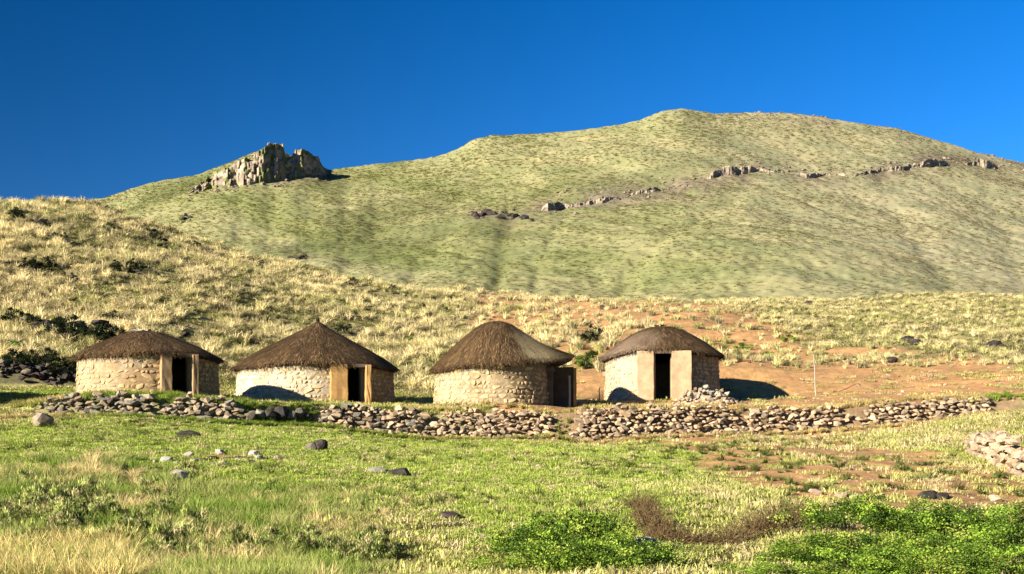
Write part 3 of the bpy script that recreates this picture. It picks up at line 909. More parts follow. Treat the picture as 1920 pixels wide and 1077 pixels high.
for px, py, s in [(1530, 928, .3), (1580, 934, .34), (1605, 936, .26), (1545, 915, .22)]:
    rock(px, py, (s * 1.3, s, s * .6), ST_FIELD, 'brown stone half buried where grass meets red soil', group='half buried stones in the red soil')
for px, py, s in [(1702, 642, .8), (1716, 646, .7), (1744, 632, .5), (1766, 632, .5), (1864, 652, .8), (1880, 656, .6), (1672, 680, .6), (1800, 672, .5), (1518, 574, .9), (1130, 520 + 60, .6)]:
    rock(px, py, (s * 1.3, s, s * .8), ST_DARK, 'small dark rock on the dry slope above the red earth', group='dark rocks on the right slope', d0=62)

# hollow of dark boulders in the green gap of the terrace edge
for px, py, s in [(468, 790, .5), (486, 784, .42), (505, 790, .55), (526, 788, .7), (545, 792, .6), (562, 784, .5), (578, 790, .45), (510, 776, .4)]:
    rock(px, py, (s * 1.1, s, s * 1.0), random.choice([ST_DARK, ST_GREY]), 'mossy dark boulder in the gap of the terrace wall', name='boulder', cat='boulder', group='mossy boulders in the wall gap', lift=.35, d0=40)

# dark ledges on the left slope; black rocks near the low hut imitate shade
LEDGES = [
    ((20, 612), 2.4, 0.9, 26, 'dark broken rock ledge on the dry slope above the cut bank'),
    ((150, 632), 3.0, 1.3, 40, 'big black shaded rock ledge on the slope right behind the low hut'),
    ((215, 606), 2.0, 0.7, 20, 'narrow grey rock ledge on the slope above the black ledge'),
    ((320, 620), 1.2, 0.8, 12, 'small dark rock knot on the slope right above the flattened roof'),
    ((60, 508), 3.2, .7, 22, 'flat dark rock band high on the dry left slope'),
    ((225, 504), 2.6, .5, 16, 'thin dark rock band along the slope path'),
    ((20, 410), 3.4, 1.0, 18, 'dark rock outcrop near the crest of the dry left slope'),
    ((325, 455), 2.6, .9, 18, 'dark rocky lip on the crest of the dry slope'),
    ((110, 455), 1.2, .9, 8, 'little dark crag halfway up the dry left slope'),
    ((25, 570), 3.0, .6, 20, 'low grey stone band across the lower left slope'),
    ((20, 700), 2.6, 1.0, 34, 'black rocks added as shade on the cut bank face, above the grassy strip'),
    ((105, 706), 2.2, 1.0, 34, 'dark crumbling rocks added as shade on the cut bank next to the low hut'),
]
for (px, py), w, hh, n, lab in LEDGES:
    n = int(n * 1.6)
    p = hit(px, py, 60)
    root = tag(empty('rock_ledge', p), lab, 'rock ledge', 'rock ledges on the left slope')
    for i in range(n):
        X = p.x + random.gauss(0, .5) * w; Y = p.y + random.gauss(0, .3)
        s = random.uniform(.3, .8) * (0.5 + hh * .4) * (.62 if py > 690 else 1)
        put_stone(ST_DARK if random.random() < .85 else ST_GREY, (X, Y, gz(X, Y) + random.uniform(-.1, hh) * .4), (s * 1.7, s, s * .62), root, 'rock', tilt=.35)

# ------------------------------------------------------------------ crag and rock bands on the mountain
root_p = mount_point(500, 332)
crag = tag(empty('rock_crag', root_p), 'castle-like rock crag with columns standing on the skyline of the mountain', 'crag')
def crag_top(px): return float(np.interp(px, [352, 370, 400, 440, 480, 497, 503, 531, 535, 546, 553, 570, 588, 596, 602, 610, 616], [357, 340, 318, 300, 281, 274, 268, 268, 290, 291, 279, 276, 288, 290, 302, 316, 322]))
def crag_foot(px): return float(np.interp(px, [352, 400, 480, 560, 620], [362, 350, 341, 330, 324]))

cpx = np.arange(350, 618, 1.1)
ft = [(q, mount_point(q, crag_foot(q) + 3)) for q in np.arange(350, 622, 9.0)]
fd_ = np.interp(cpx, [q[0] for q in ft], [q[1].y for q in ft]); fz_ = np.interp(cpx, [q[0] for q in ft], [q[1].z for q in ft])
colw = np.floor((cpx + 4 * vnoise(cpx / 9, cpx * 0, 501)) / 6.5)
tj = _hash(colw, colw * 0 + 3, 502) * 2.0 + _hash(np.floor(cpx / 3), cpx * 0, 503) * 1.0
tpy = np.array([crag_top(q) for q in cpx]) + tj + np.where(cpx < 485, 9, 5)
tz_ = np.maximum((HY - tpy) / F * (fd_ + 7), fz_ + .5)
nr = 40
Vc, Cv = [], []
for k in range(nr):
    f = k / (nr - 1)
    lev = np.floor(f * 4 + 1.5 * _hash(colw, colw * 0 + 9, 505))
    disp = 1.3 * _hash(colw, lev, 506) + 0.5 * _hash(np.floor(cpx / 3.2), np.floor(f * 9 + cpx * .05), 507) + 1.3 * fbm(cpx / 12, np.full_like(cpx, f * 4), 3, 508)
    d = fd_ + f * 7 - 2.5 - disp * min(1, f * 4 + .3)
    z = fz_ - 3 + (tz_ - fz_ + 3) * f
    Vc.append(np.stack([(cpx - 960) / F * d, d, z], -1))
    tone = .85 + .5 * _hash(colw, lev, 511) * .6 + .35 * fbm(cpx / 4, np.full_like(cpx, f * 14), 3, 512)
    cc = np.array((0.225, 0.172, 0.118))[None] * tone[:, None]
    gl = ((vnoise(cpx / 7, np.full_like(cpx, f * 6), 515) + (.25 if f < .25 else 0) + (.35 if f > .86 else 0)) > .38)[:, None]
    cc = np.where(gl, np.array((0.105, 0.105, 0.036))[None], cc)
    Cv.append(cc)
for dd, dz in ((9, -.5), (15, -4), (17, -30)):
    d = fd_ + dd
    Vc.append(np.stack([(cpx - 960) / F * d, d, np.maximum(tz_ + dz, fz_ - 6)], -1)); Cv.append(np.repeat(np.array([[0.10, 0.10, 0.036]]), len(cpx), 0))
V = np.concatenate(Vc) - np.array(root_p)[None]
link('rock_face', mesh_np('rock_face', V, grid_faces(nr + 3, len(cpx)), attr_mat('weathered_crag', .5, .6), False, np.clip(np.concatenate(Cv), .01, .6)), crag)
for i in range(46):
    c = random.uniform(352, 622)
    q = mount_point(c, crag_foot(c) + random.uniform(0, 16))
    sz = random.uniform(.8, 3.2)
    put_stone(ST_LEDGE, (q.x, q.y, q.z + .1 * sz), (sz * 1.3, sz, sz * .8), crag, 'rock_block', tilt=.4)

M_band = attr_mat('weathered_cliff_band', .6, .6)
def cliff_strip(path, height, broken, seed, label):
    """low broken cliff following a line on the slope"""
    px = np.arange(path[0][0], path[-1][0], 1.0)
    fpy = np.interp(px, [p[0] for p in path], [p[1] for p in path]) + 5 * fbm(px / 40, px * 0, 3, seed)
    kn = np.arange(px[0], px[-1] + 6, 6.0)
    pts = [mount_point(q, float(np.interp(q, px, fpy))) for q in kn]
    fd, fz = np.interp(px, kn, [p.y for p in pts]), np.interp(px, kn, [p.z for p in pts])
    col = np.floor((px + 4 * vnoise(px / 9, px * 0, seed + 1)) / 5.5)
    hm = height * np.clip(.62 + .7 * fbm(px / 45, px * 0, 2, seed + 2) + .09 * _hash(col, col * 0, seed + 3) - broken, 0, 1.0)
    V, C = [], []
    for k in range(12):
        f = k / 11
        disp = .5 * _hash(col, np.floor(f * 3 + 0 * col), seed + 4) + .25 * _hash(np.floor(px / 2.6), np.floor(f * 6 + px * 0), seed + 5)
        d = fd + 1.0 + f * 2.2 - disp
        V.append(np.stack([(px - 960) / F * d, d, fz - 1.2 + (hm + 1.0) * f], -1))
        tone = .8 + .3 * _hash(col, np.floor(f * 3 + 0 * col), seed + 6) + .3 * fbm(px / 4, px * 0 + f * 8, 3, seed + 7)
        C.append(np.array((0.245, 0.19, 0.13))[None] * tone[:, None])
    for dd, dz in ((5, -.2), (9, -1.5), (12, -6)):
        d = fd + dd
        V.append(np.stack([(px - 960) / F * d, d, fz + hm + dz], -1)); C.append(np.repeat(np.array([[0.165, 0.15, 0.075]]), len(px), 0))
    org = Vector(pts[len(pts) // 2])
    o = link('cliff_band', mesh_np('cliff_band', np.concatenate(V) - np.array(org)[None], grid_faces(15, len(px)), M_band, False, np.clip(np.concatenate(C), .01, .5)))
    o.location = org
    return tag(o, label, 'cliff', 'cliff bands of the mountain')
cliff_strip([(1015, 400), (1120, 384), (1230, 362), (1335, 342)], 4.3, .25, 601, 'slanting broken cliff step among pinkish rubble below the mountain top')
cliff_strip([(1325, 338), (1420, 325), (1505, 332)], 5.2, .05, 611, 'brown cliff step under the highest part of the mountain')
cliff_strip([(1500, 332), (1580, 332), (1650, 326)], 4.5, .12, 621, 'thin low cliff step joining the two larger cliff steps')
cliff_strip([(1640, 326), (1740, 316), (1820, 310), (1930, 326), (2000, 345)], 5.4, .02, 631, 'reddish cliff step along the falling right shoulder of the mountain')

def rock_band(path, n, smin, smax, label, sets, spread=5.0, tall=.8):
    p0 = mount_point(*path[len(path) // 2])
    root = tag(empty('rock_band', p0), label, 'rock band', 'rock bands across the mountain')
    segl = [math.dist(a, b) for a, b in zip(path[:-1], path[1:])]
    for i in range(n):
        t = random.random() * sum(segl)
        for (a, b), l in zip(zip(path[:-1], path[1:]), segl):
            if t <= l: break
            t -= l
        f = t / l
        q = mount_point(a[0] + (b[0] - a[0]) * f, a[1] + (b[1] - a[1]) * f + random.gauss(0, spread))
        s = smin + (smax - smin) * random.random() ** 2
        put_stone(sets, (q.x, q.y, q.z + s * .02), (s * 1.25, s * 1.1, s * tall), root, 'rock', tilt=.3)
    return root
rock_band([(1020, 390), (1120, 372), (1230, 352), (1320, 335)], 110, .6, 2.2, 'slanting pinkish rubble band below the mountain top', ST_LEDGE, 11)
rock_band([(1330, 330), (1420, 314), (1500, 322)], 70, .7, 2.4, 'brown loose rocks under the highest part of the mountain', ST_LEDGE, 6, 1.0)
rock_band([(1500, 324), (1580, 322), (1650, 318)], 40, .7, 2.2, 'thin line of loose rocks between the two larger cliff steps', ST_LEDGE, 3)
rock_band([(1650, 312), (1740, 302), (1820, 298), (1930, 314)], 90, .7, 2.6, 'reddish loose rocks along the falling right shoulder of the mountain', ST_LEDGE, 8, 1.0)
rock_band([(885, 406), (905, 404), (940, 402), (1000, 412)], 26, 1.0, 4.0, 'dark pair of rock blocks in the middle of the mountain slope', ST_DARK, 4, 1.1)
rock_band([(335, 415), (365, 408)], 12, 1.2, 3.4, 'small dark boulder group low on the mountain under the crag', ST_DARK, 4)
rock_band([(545, 485), (575, 484)], 9, 1.0, 2.8, 'little dark boulders at the mountain foot behind the dry crest', ST_DARK, 3)
rock_band([(1410, 216), (1480, 214), (1560, 222)], 30, .8, 2.2, 'grey stones scattered just under the mountain skyline', ST_LEDGE, 6)

# ------------------------------------------------------------------ posts
def pole(px, py, d0, height, r, lean, label):
    p = hit(px, py, d0)
    bm = bmesh.new()
    prev = None
    for k in range(7):
        f = k / 6
        ringv = [bm.verts.new((math.cos(a) * r * (1 - .35 * f) + lean * f * height + .012 * math.sin(k * 2.1), math.sin(a) * r * (1 - .35 * f), -0.3 + (height + .3) * f)) for a in [i * math.pi / 3 for i in range(6)]]
        if prev:
            for i in range(6): bm.faces.new((prev[i], prev[(i + 1) % 6], ringv[(i + 1) % 6], ringv[i]))
        prev = ringv
    bm.faces.new(prev)
    o = bm_obj('wooden_pole', bm, M_wood, None)
    o.location = p
    return tag(o, label, 'pole')
pole(1530, 742, 58, 2.1, .04, -.05, 'thin tall bare pole standing alone in the red earth')
pole(1124, 754, 57, .66, .035, 0.0, 'short pale stake between the straw patched hut and the small hut')

# ------------------------------------------------------------------ shrubs
def shrub_meshes(seed, rx, h, nclump, nleaf, leaf, cols, stems=9, upright=.4, flat=.75, wide=.28):
    r = np.random.default_rng(seed)
    pr = random.Random(seed)
    # clump centres through the upper shell of a dome with lobes
    a = r.random(nclump) * 2 * math.pi
    el = np.arcsin(r.random(nclump) ** .8)
    rad = 0.52 + 0.55 * r.random(nclump) ** .8
    lob = 1 + .22 * np.sin(a * 3 + seed) + .12 * np.sin(a * 5 + 2 * seed)
    cx = np.cos(a) * np.cos(el) * rx * rad * lob; cy = np.sin(a) * np.cos(el) * rx * rad * flat * lob; cz = (0.12 + .88 * np.sin(el)) * h * rad * (1 + .18 * np.sin(a * 2 + seed * 1.7))
    C = np.stack([cx, cy, cz], -1)
    k = r.integers(0, nclump, nleaf)
    cs = (0.075 + .075 * r.random(nclump)) * rx
    P = C[k] + r.normal(0, 1, (nleaf, 3)) * cs[k][:, None] * np.array((1, 1, .8)) * .8
    P[:, 2] = np.maximum(P[:, 2], .03)
    d = P / (np.linalg.norm(P, axis=1, keepdims=True) + 1e-6)
    ax = d * .6 + r.normal(0, .6, (nleaf, 3)); ax[:, 2] += upright
    ax /= np.linalg.norm(ax, axis=1, keepdims=True)
    w = np.cross(ax, r.normal(0, 1, (nleaf, 3))); w /= np.linalg.norm(w, axis=1, keepdims=True)
    ln = leaf * r.uniform(.7, 1.5, nleaf)[:, None]
    V = np.stack([P, P + ax * ln * .5 + w * ln * wide, P + ax * ln, P + ax * ln * .5 - w * ln * wide], 1).reshape(-1, 3)
    b = np.arange(nleaf)[:, None] * 4
    F4 = b + np.array([[0, 1, 2, 3]])
    cc = (np.array(cols)[r.integers(0, len(cols), nclump)] * r.uniform(.6, 1.3, (nclump, 1)))[k] * r.uniform(.7, 1.35, nleaf)[:, None]
    leafme = mesh_np('foliage', V, F4, M_leaf, False, np.repeat(cc, 4, 0))
    bm = bmesh.new()
    for i in range(stems):
        tgt = Vector(C[pr.randrange(nclump)])
        p0 = Vector((pr.uniform(-.1, .1) * rx, pr.uniform(-.1, .1) * rx, -.05))
        mid = p0.lerp(tgt, .5) + Vector((pr.uniform(-.1, .1), pr.uniform(-.1, .1), .06)) * rx
        prev = None
        for q, rr in ((p0, .018), (mid, .012), (tgt, .004)):
            rv = [bm.verts.new(q + Vector((math.cos(t), math.sin(t), 0)) * rr * (1 + rx * .3)) for t in (0, 2.1, 4.2)]
            if prev:
                for j in range(3): bm.faces.new((prev[j], prev[(j + 1) % 3], rv[(j + 1) % 3], rv[j]))
            prev = rv
    sm = bpy.data.meshes.new('stems'); bm.to_mesh(sm); bm.free(); sm.materials.append(M_bark)
    return leafme, sm

BRIGHT = [(0.18, 0.26, 0.03), (0.13, 0.20, 0.024), (0.26, 0.31, 0.05), (0.06, 0.105, 0.016), (0.045, 0.08, 0.014)]
GREY = [(0.27, 0.29, 0.075), (0.19, 0.225, 0.055), (0.36, 0.37, 0.12), (0.10, 0.12, 0.034), (0.34, 0.29, 0.13)]
DARKG = [(0.016, 0.022, 0.009), (0.022, 0.03, 0.012), (0.010, 0.014, 0.007)]
SH_B = [shrub_meshes(10 + i, 1.0, 0.85, 74, 8000, .047, BRIGHT) for i in range(4)]
SH_G = [shrub_meshes(30 + i, 0.62, 0.66, 34, 2600, .085, GREY, stems=6, upright=1.2, wide=.12) for i in range(4)]
SH_D = [shrub_meshes(50 + i, 0.7, 0.7, 26, 1800, .07, DARKG, stems=5) for i in range(2)]
SH_M = [shrub_meshes(60 + i, 0.7, 0.5, 26, 2200, .07, BRIGHT, stems=5) for i in range(2)]

def shrub(meshes, loc, sc, label, group=None, name='shrub', cat='shrub'):
    root = tag(empty(name, loc, random.uniform(0, 6.28)), label, cat, group)
    lm, sm = random.choice(meshes)
    f = link('foliage', lm, root); s = link('stems', sm, root)
    root.scale = sc
    return root

def at_depth(px, d):
    x = (px - 960) / F * d
    return Vector((x, d, gz(x, d)))

GB = 'leafy green shrubs along the lower edge of the meadow'
for px, d, s, hh, lab in [
    (985, 21.9, .85, 1.15, 'bright green leafy shrub standing farthest from the dead brush row'),
    (1085, 22.2, 1.05, 1.55, 'tallest dark-centred green shrub left of the dead brush row'),
    (1195, 21.2, .80, 1.0, 'low green shrub right at the whitish rocks of the dead brush')]:
    shrub(SH_B, at_depth(px, d), (s, s, hh * .58), lab, GB)
for px, d, s, hh, lab in [
    (1385, 21.0, .75, .35, 'low green shrub under the middle of the dead brush row'),
    (1500, 21.9, .9, .65, 'green shrub touching the right end of the dead brush row'),
    (1590, 24.2, 1.1, 1.25, 'broad tall green shrub below the half buried stones'),
    (1690, 24.0, .9, 1.05, 'mid green shrub in the middle of the dense shrub patch'),
    (1540, 22.2, 1.0, 1.0, 'short green shrub in front of the broad tall one'),
    (1650, 22.2, 1.0, 1.0, 'short bushy green shrub in front of the dense shrub patch'),
    (1790, 23.8, 1.1, 1.25, 'large rounded green shrub below the blackish rocks'),
    (1895, 23.6, 1.0, 1.1, 'green shrub nearest to the tumbled lower wall'),
    (1755, 22.2, 1.0, 1.0, 'low green shrub before the large rounded one'),
    (1865, 22.2, 1.0, 1.0, 'low spreading green shrub under the end of the red soil'),
    (1010, 20.6, .9, 1.0, 'low leafy shrub before the shrub farthest from the dead brush'),
    (1120, 20.5, 1.0, 1.0, 'low leafy shrub before the tallest dark-centred shrub'),
    (1450, 19.9, .9, .5, 'leafy low shrub before the one touching the dead brush'),
    (1600, 20.5, 1.0, 1.0, 'low leafy shrub at the foot of the short ones'),
    (1740, 20.5, 1.0, 1.0, 'leafy ground-hugging shrub before the low green one'),
    (1860, 20.5, 1.0, 1.0, 'leafy ground-hugging shrub before the low spreading one')]:
    shrub(SH_B, at_depth(px, d), (s, s, hh * .58), lab, GB)

GW = 'grey-green weedy shrubs in the lower left meadow'
wr_ = random.Random(5)
spots = []
for i in range(46):
    px, py = wr_.uniform(-10, 420), wr_.uniform(905, 1052)
    if px > 230 + (1060 - py) * 1.2 + wr_.uniform(0, 90) or (px < 260 and py > 1030): continue
    if py < 935 and px > 200: continue
    spots.append((px, py, wr_.uniform(.42, .85)))
spots += [(wr_.uniform(280, 760), 1068 - 70 * wr_.random() ** 1.5, wr_.uniform(.3, .7)) for i in range(18)]
for px, py, s in spots:
    p = hit(px, min(1070, py + 16), 14)
    shrub(SH_G, p, (s, s, s * random.uniform(.85, 1.3)), 'grey-green weedy shrub in the rough growth of the lower left meadow', GW)

shrub(SH_D, hit(1108, 646, 60), (1.5, 1.1, 1.35), 'round black-green bush on the slope between the last two huts')
shrub(SH_M, hit(1110, 690, 60), (1.5, 1.0, 1.5), 'bright green bush on the bank just below the black-green bush')
for px, py, s in [(655, 540, .7), (500, 612, .8), (645, 626, .9), (545, 560, .6), (735, 545, .8), (365, 470, 1.0), (295, 455, 1.0), (560, 490, .8), (660, 530, .7), (90, 690, 1.1), (35, 690, 1.2), (120, 706, 1.0), (112, 640, 1.5), (140, 644, 1.7), (172, 648, 1.7), (205, 652, 1.4), (300, 640, .9), (20, 612, 1.2), (60, 616, 1.1), (215, 612, 1.1), (250, 508, 1.0), (215, 508, .9), (90, 508, 1.1), (60, 505, 1.0), (30, 412, 1.2), (110, 455, 1.0)]:  # dark bushes; those by the cut bank and low hut fill in black shadow
    shrub(SH_D, hit(px, py, 60), (s, s, s * .95), 'small dark low bush, some standing in for shade, on the dry grass slope behind the huts', 'dark bushes on the dry slope')
for px, py, s in [(835, 585, .9), (1390, 655, .9), (1480, 640, .9), (1440, 670, .8), (770, 640, .8), (130, 668, .9), (25, 660, 1.2), (1640, 600, .8), (700, 600, .8)]:
    shrub(SH_M, hit(px, py, 60), (s, s, s * .7), 'low green bush on the dry grass slope behind the huts', 'green bushes on the dry slope')

# ------------------------------------------------------------------ dead thorn brush
def brush_mesh(seed, n, rx, h):
    r = random.Random(seed)
    bm = bmesh.new()
    for i in range(n):
        p = Vector((r.gauss(0, .45) * rx, r.gauss(0, .3) * rx, r.uniform(-.03, .12)))
        d = Vector((r.gauss(0, .8), r.gauss(0, .7), r.uniform(.0, 1.0))).normalized()
        ln = r.uniform(.35, 1.0) * h
        prev = None
        side = d.cross(Vector((r.gauss(0, 1), r.gauss(0, 1), r.gauss(0, 1)))).normalized()
        for k in range(3):
            q = p + d * ln * k / 2 + side * math.sin(k * 1.3) * ln * .10
            rr = .011 * (1 - k * .42)
            e1 = side; e2 = d.cross(side)
            rv = [bm.verts.new(q + (e1 * math.cos(t) + e2 * math.sin(t)) * rr) for t in (0, 2.1, 4.2)]
            if prev:
                for j in range(3): bm.faces.new((prev[j], prev[(j + 1) % 3], rv[(j + 1) % 3], rv[j]))
            prev = rv
    me = bpy.data.meshes.new('twigs'); bm.to_mesh(me); bm.free(); me.materials.append(M_dead)
    return me
BR = [brush_mesh(70 + i, 270, .6, .55) for i in range(3)]
for px, py, s, hh in [(1203, 966, .5, .8), (1212, 985, .6, 1.0), (1224, 1004, .7, 1.0), (1240, 1022, .8, .8), (1272, 1032, .9, .6), (1310, 1034, .9, .55), (1350, 1032, .9, .6), (1390, 1024, .9, .7), (1428, 1012, .9, .8), (1462, 1000, .9, .95), (1492, 986, .9, 1.0), (1225, 1030, .6, .5)]:
    o = link('dead_brush', random.choice(BR))
    o.location = hit(px, py - 10, 14); o.rotation_euler = (0, 0, random.uniform(0, 6.28)); o.scale = (s, s, hh * 1.15)
    tag(o, 'brown dead thorn brush laid in a curved row above the green shrubs', 'brush', 'row of dead thorn brush')

# ------------------------------------------------------------------ grass
def clump(name, n, rad, h0, h1, width, lean, tipcol, seed, droop=.25):
    r = np.random.default_rng(seed)
    a = r.random(n) * 2 * math.pi; rr = np.sqrt(r.random(n)) * rad
    base = np.stack([np.cos(a) * rr, np.sin(a) * rr, np.full(n, -.03)], -1)
    da = a + r.normal(0, .8, n)
    ln = r.uniform(h0, h1, n); le = np.abs(r.normal(lean, lean * .6, n)) + .05
    dirh = np.stack([np.cos(da), np.sin(da), np.zeros(n)], -1)
    mid = base + dirh * (ln * le * .45)[:, None] + np.array((0, 0, 1.0)) * (ln * .58)[:, None]
    tip = base + dirh * (ln * le * (1 + droop))[:, None] + np.array((0, 0, 1.0)) * (ln * (1 - .35 * np.minimum(le, 1.2)))[:, None]
    wa = r.random(n) * math.pi
    wv = np.stack([np.cos(wa), np.sin(wa), np.zeros(n)], -1) * (width * r.uniform(.6, 1.3, n))[:, None]
    V = np.stack([base - wv, base + wv, mid - wv * .8, mid + wv * .8, tip - wv * .12, tip + wv * .12], 1).reshape(-1, 3)
    b = np.arange(n)[:, None] * 6
    Fs = np.concatenate([b + np.array([[0, 1, 3, 2]]), b + np.array([[2, 3, 5, 4]])])
    v = r.uniform(.72, 1.28, n)[:, None]
    c0 = np.ones((n, 3)) * v; c2 = np.array(tipcol)[None] * v
    C = np.stack([c0, c0, (c0 + c2) / 2, (c0 + c2) / 2, c2, c2], 1).reshape(-1, 3)
    me = mesh_np(name, V, Fs, M_grass, False, C)
    return bpy.data.objects.new(name, me)

def clump_collection(name, objs):
    c = bpy.data.collections.new(name)
    for o in objs: c.objects.link(o)
    return c

TURF = clump_collection('turf_tufts', [clump('turf_tuft', 110, .34, .04, .13, .010, .5, (1.12, 1.05, 1.0), 200 + i) for i in range(4)])
TUSS = clump_collection('tussock_tufts', [clump('tussock_tuft', 70, .13, .32, .62, .016, .42, (1.25, 1.12, 1.0), 220 + i) for i in range(5)])
TALL = clump_collection('tall_tufts', [clump('tall_tuft', 80, .16, .30, .70, .0085, .32, (1.25, 1.12, 1.0), 240 + i) for i in range(4)])

def scatter(name, coll, x, y, scl, tint, lean=0.12, sink=0.0, zz=None):
    n = len(x)
    z = ground_z(x, y) - sink if zz is None else zz
    me = bpy.data.meshes.new(name)
    me.vertices.add(n)
    me.vertices.foreach_set('co', np.stack([x, y, z], -1).astype(np.float32).ravel())
    def attr(nm, typ, key, arr):
        a = me.attributes.new(nm, typ, 'POINT'); a.data.foreach_set(key, np.asarray(arr, np.float32).ravel())
    attr('rot', 'FLOAT_VECTOR', 'vector', np.stack([rng.normal(0, lean, n), rng.normal(0, lean, n), rng.random(n) * 6.283], -1))
    attr('scl', 'FLOAT_VECTOR', 'vector', scl)
    t4 = np.ones((n, 4)); t4[:, :3] = np.clip(tint, .005, .9)
    attr('tnt', 'FLOAT_COLOR', 'color', t4)
    a = me.attributes.new('pick', 'INT', 'POINT'); a.data.foreach_set('value', rng.integers(0, 1000, n).astype(np.int32))
    o = link(name, me)
    ng = bpy.data.node_groups.new(name, 'GeometryNodeTree')
    ng.interface.new_socket('Geometry', in_out='INPUT', socket_type='NodeSocketGeometry')
    ng.interface.new_socket('Geometry', in_out='OUTPUT', socket_type='NodeSocketGeometry')
    N, K = ng.nodes, ng.links
    gi, go = N.new('NodeGroupInput'), N.new('NodeGroupOutput')
    m2p = N.new('GeometryNodeMeshToPoints')
    ci = N.new('GeometryNodeCollectionInfo'); ci.inputs['Collection'].default_value = coll
    ci.inputs['Separate Children'].default_value = True; ci.inputs['Reset Children'].default_value = True
    ip = N.new('GeometryNodeInstanceOnPoints'); ip.inputs['Pick Instance'].default_value = True
    def named(nm, typ):
        q = N.new('GeometryNodeInputNamedAttribute'); q.data_type = typ; q.inputs['Name'].default_value = nm
        return q.outputs['Attribute']
    e2r = N.new('FunctionNodeEulerToRotation')
    K.new(named('rot', 'FLOAT_VECTOR'), e2r.inputs[0])
    K.new(gi.outputs[0], m2p.inputs['Mesh']); K.new(m2p.outputs[0], ip.inputs['Points'])
    K.new(ci.outputs[0], ip.inputs['Instance']); K.new(e2r.outputs[0], ip.inputs['Rotation'])
    K.new(named('scl', 'FLOAT_VECTOR'), ip.inputs['Scale']); K.new(named('pick', 'INT'), ip.inputs['Instance Index'])
    sa = N.new('GeometryNodeStoreNamedAttribute'); sa.data_type = 'FLOAT_COLOR'; sa.domain = 'INSTANCE'
    sa.inputs['Name'].default_value = 'tint'
    K.new(ip.outputs[0], sa.inputs['Geometry']); K.new(named('tnt', 'FLOAT_COLOR'), sa.inputs['Value'])
    K.new(sa.outputs[0], go.inputs[0])
    md = o.modifiers.new('scatter', 'NODES'); md.node_group = ng
    return o

def free_of_huts(x, y, m=0.15):
    ok = np.ones(len(x), bool)
    for hx, hy, hr, hz in HUT_SITES: ok &= np.hypot(x - hx, y - hy) > hr + m
    return ok

def sample(n, y0, y1, ulim=.47, power=1.0):
    n, ulim = int(n * 1.33), ulim * 1.33          # the growth goes on to both sides of the view
    y = y0 + (y1 - y0) * rng.random(n) ** power
    x = (rng.random(n) * 2 - 1) * ulim * y
    return x, y

# short turf of the meadow and the terrace
x, y = sample(52000, 19, 70, .46, 1.0)
x2, y2 = sample(26000, 66, 150, .46, 1.2)
x, y = np.concatenate([x, x2]), np.concatenate([y, y2])
soil, green, hill, n, n2 = zone(x, y)
yb = np.interp(x, C_base[0], C_base[1]); yt = np.interp(x, C_top[0], C_top[1])
y5 = np.interp(x, C_back[0], C_back[1]); y6 = np.interp(x, C_bank[0], C_bank[1])
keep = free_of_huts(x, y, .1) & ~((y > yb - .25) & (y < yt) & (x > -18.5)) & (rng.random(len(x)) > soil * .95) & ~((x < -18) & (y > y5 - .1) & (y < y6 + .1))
keep &= (hill < .5) | (rng.random(len(x)) < .8)
keep &= (y < yb) | (rng.random(len(x)) < .75)
x, y, green, n, n2, hill = x[keep], y[keep], green[keep], n[keep], n2[keep], hill[keep]
var = rng.random(len(x))
t = YELLOWGREEN[None] * (1 - green[:, None]) + GREEN[None] * green[:, None]
t = t * (0.75 + .5 * var[:, None]) * np.array((1.1, 1.1, 1.0))
dry = (rng.random(len(x)) < .18 + .45 * sstep(-.2, .5, n2) * (1 - green))[:, None]
t = np.where(dry, STRAW[None] * (.8 + .4 * var[:, None]), t)
t = t * (1 - .35 * hill[:, None])
s = rng.uniform(.7, 1.5, len(x)) * (1 - .35 * green)
far = 1 + .25 * sstep(30, 60, y) + .6 * hill
tag(scatter('turf', TURF, x, y, np.stack([s * far, s * far, s * (.8 + .7 * sstep(.1, .6, n2))], -1), t), 'short green and straw coloured turf covering the meadow and terrace', 'grass', kind='stuff')

# dry tussocks of the slope behind the huts
x, y = sample(84000, 58, 160, .47, 1.15)
soil, green, hill, n, n2 = zone(x, y)
pn = fbm(x / 5, y / 5, 3, 301) * .8 + .6 * fbm(x / 1.6, y / 2.2, 2, 302)
keep = (hill > .6) & free_of_huts(x, y, .3) & (rng.random(len(x)) > soil * .80) & (rng.random(len(x)) < .5 + .9 * pn)
x, y, green, n, n2, pn = x[keep], y[keep], green[keep], n[keep], n2[keep], pn[keep]
var = rng.random(len(x))
gr = np.clip(.34 + .7 * n + .6 * green + .2 * (x > 10), 0, 1)[:, None] * (rng.random(len(x)) < .75)[:, None]
t = np.array((0.50, 0.435, 0.235))[None] * (1 - gr) + np.array((0.27, 0.28, 0.095))[None] * gr
t *= (.5 + .9 * var[:, None])
s = (.45 + 1.0 * rng.random(len(x)) ** 1.8) * (1 - .35 * sstep(5, 25, x))
tag(scatter('tussock_grass', TUSS, x, y, np.stack([s, s, s * rng.uniform(.8, 1.15, len(x))], -1), t, .14), 'dry yellow tussock grass covering the slope behind the huts', 'grass', kind='stuff')

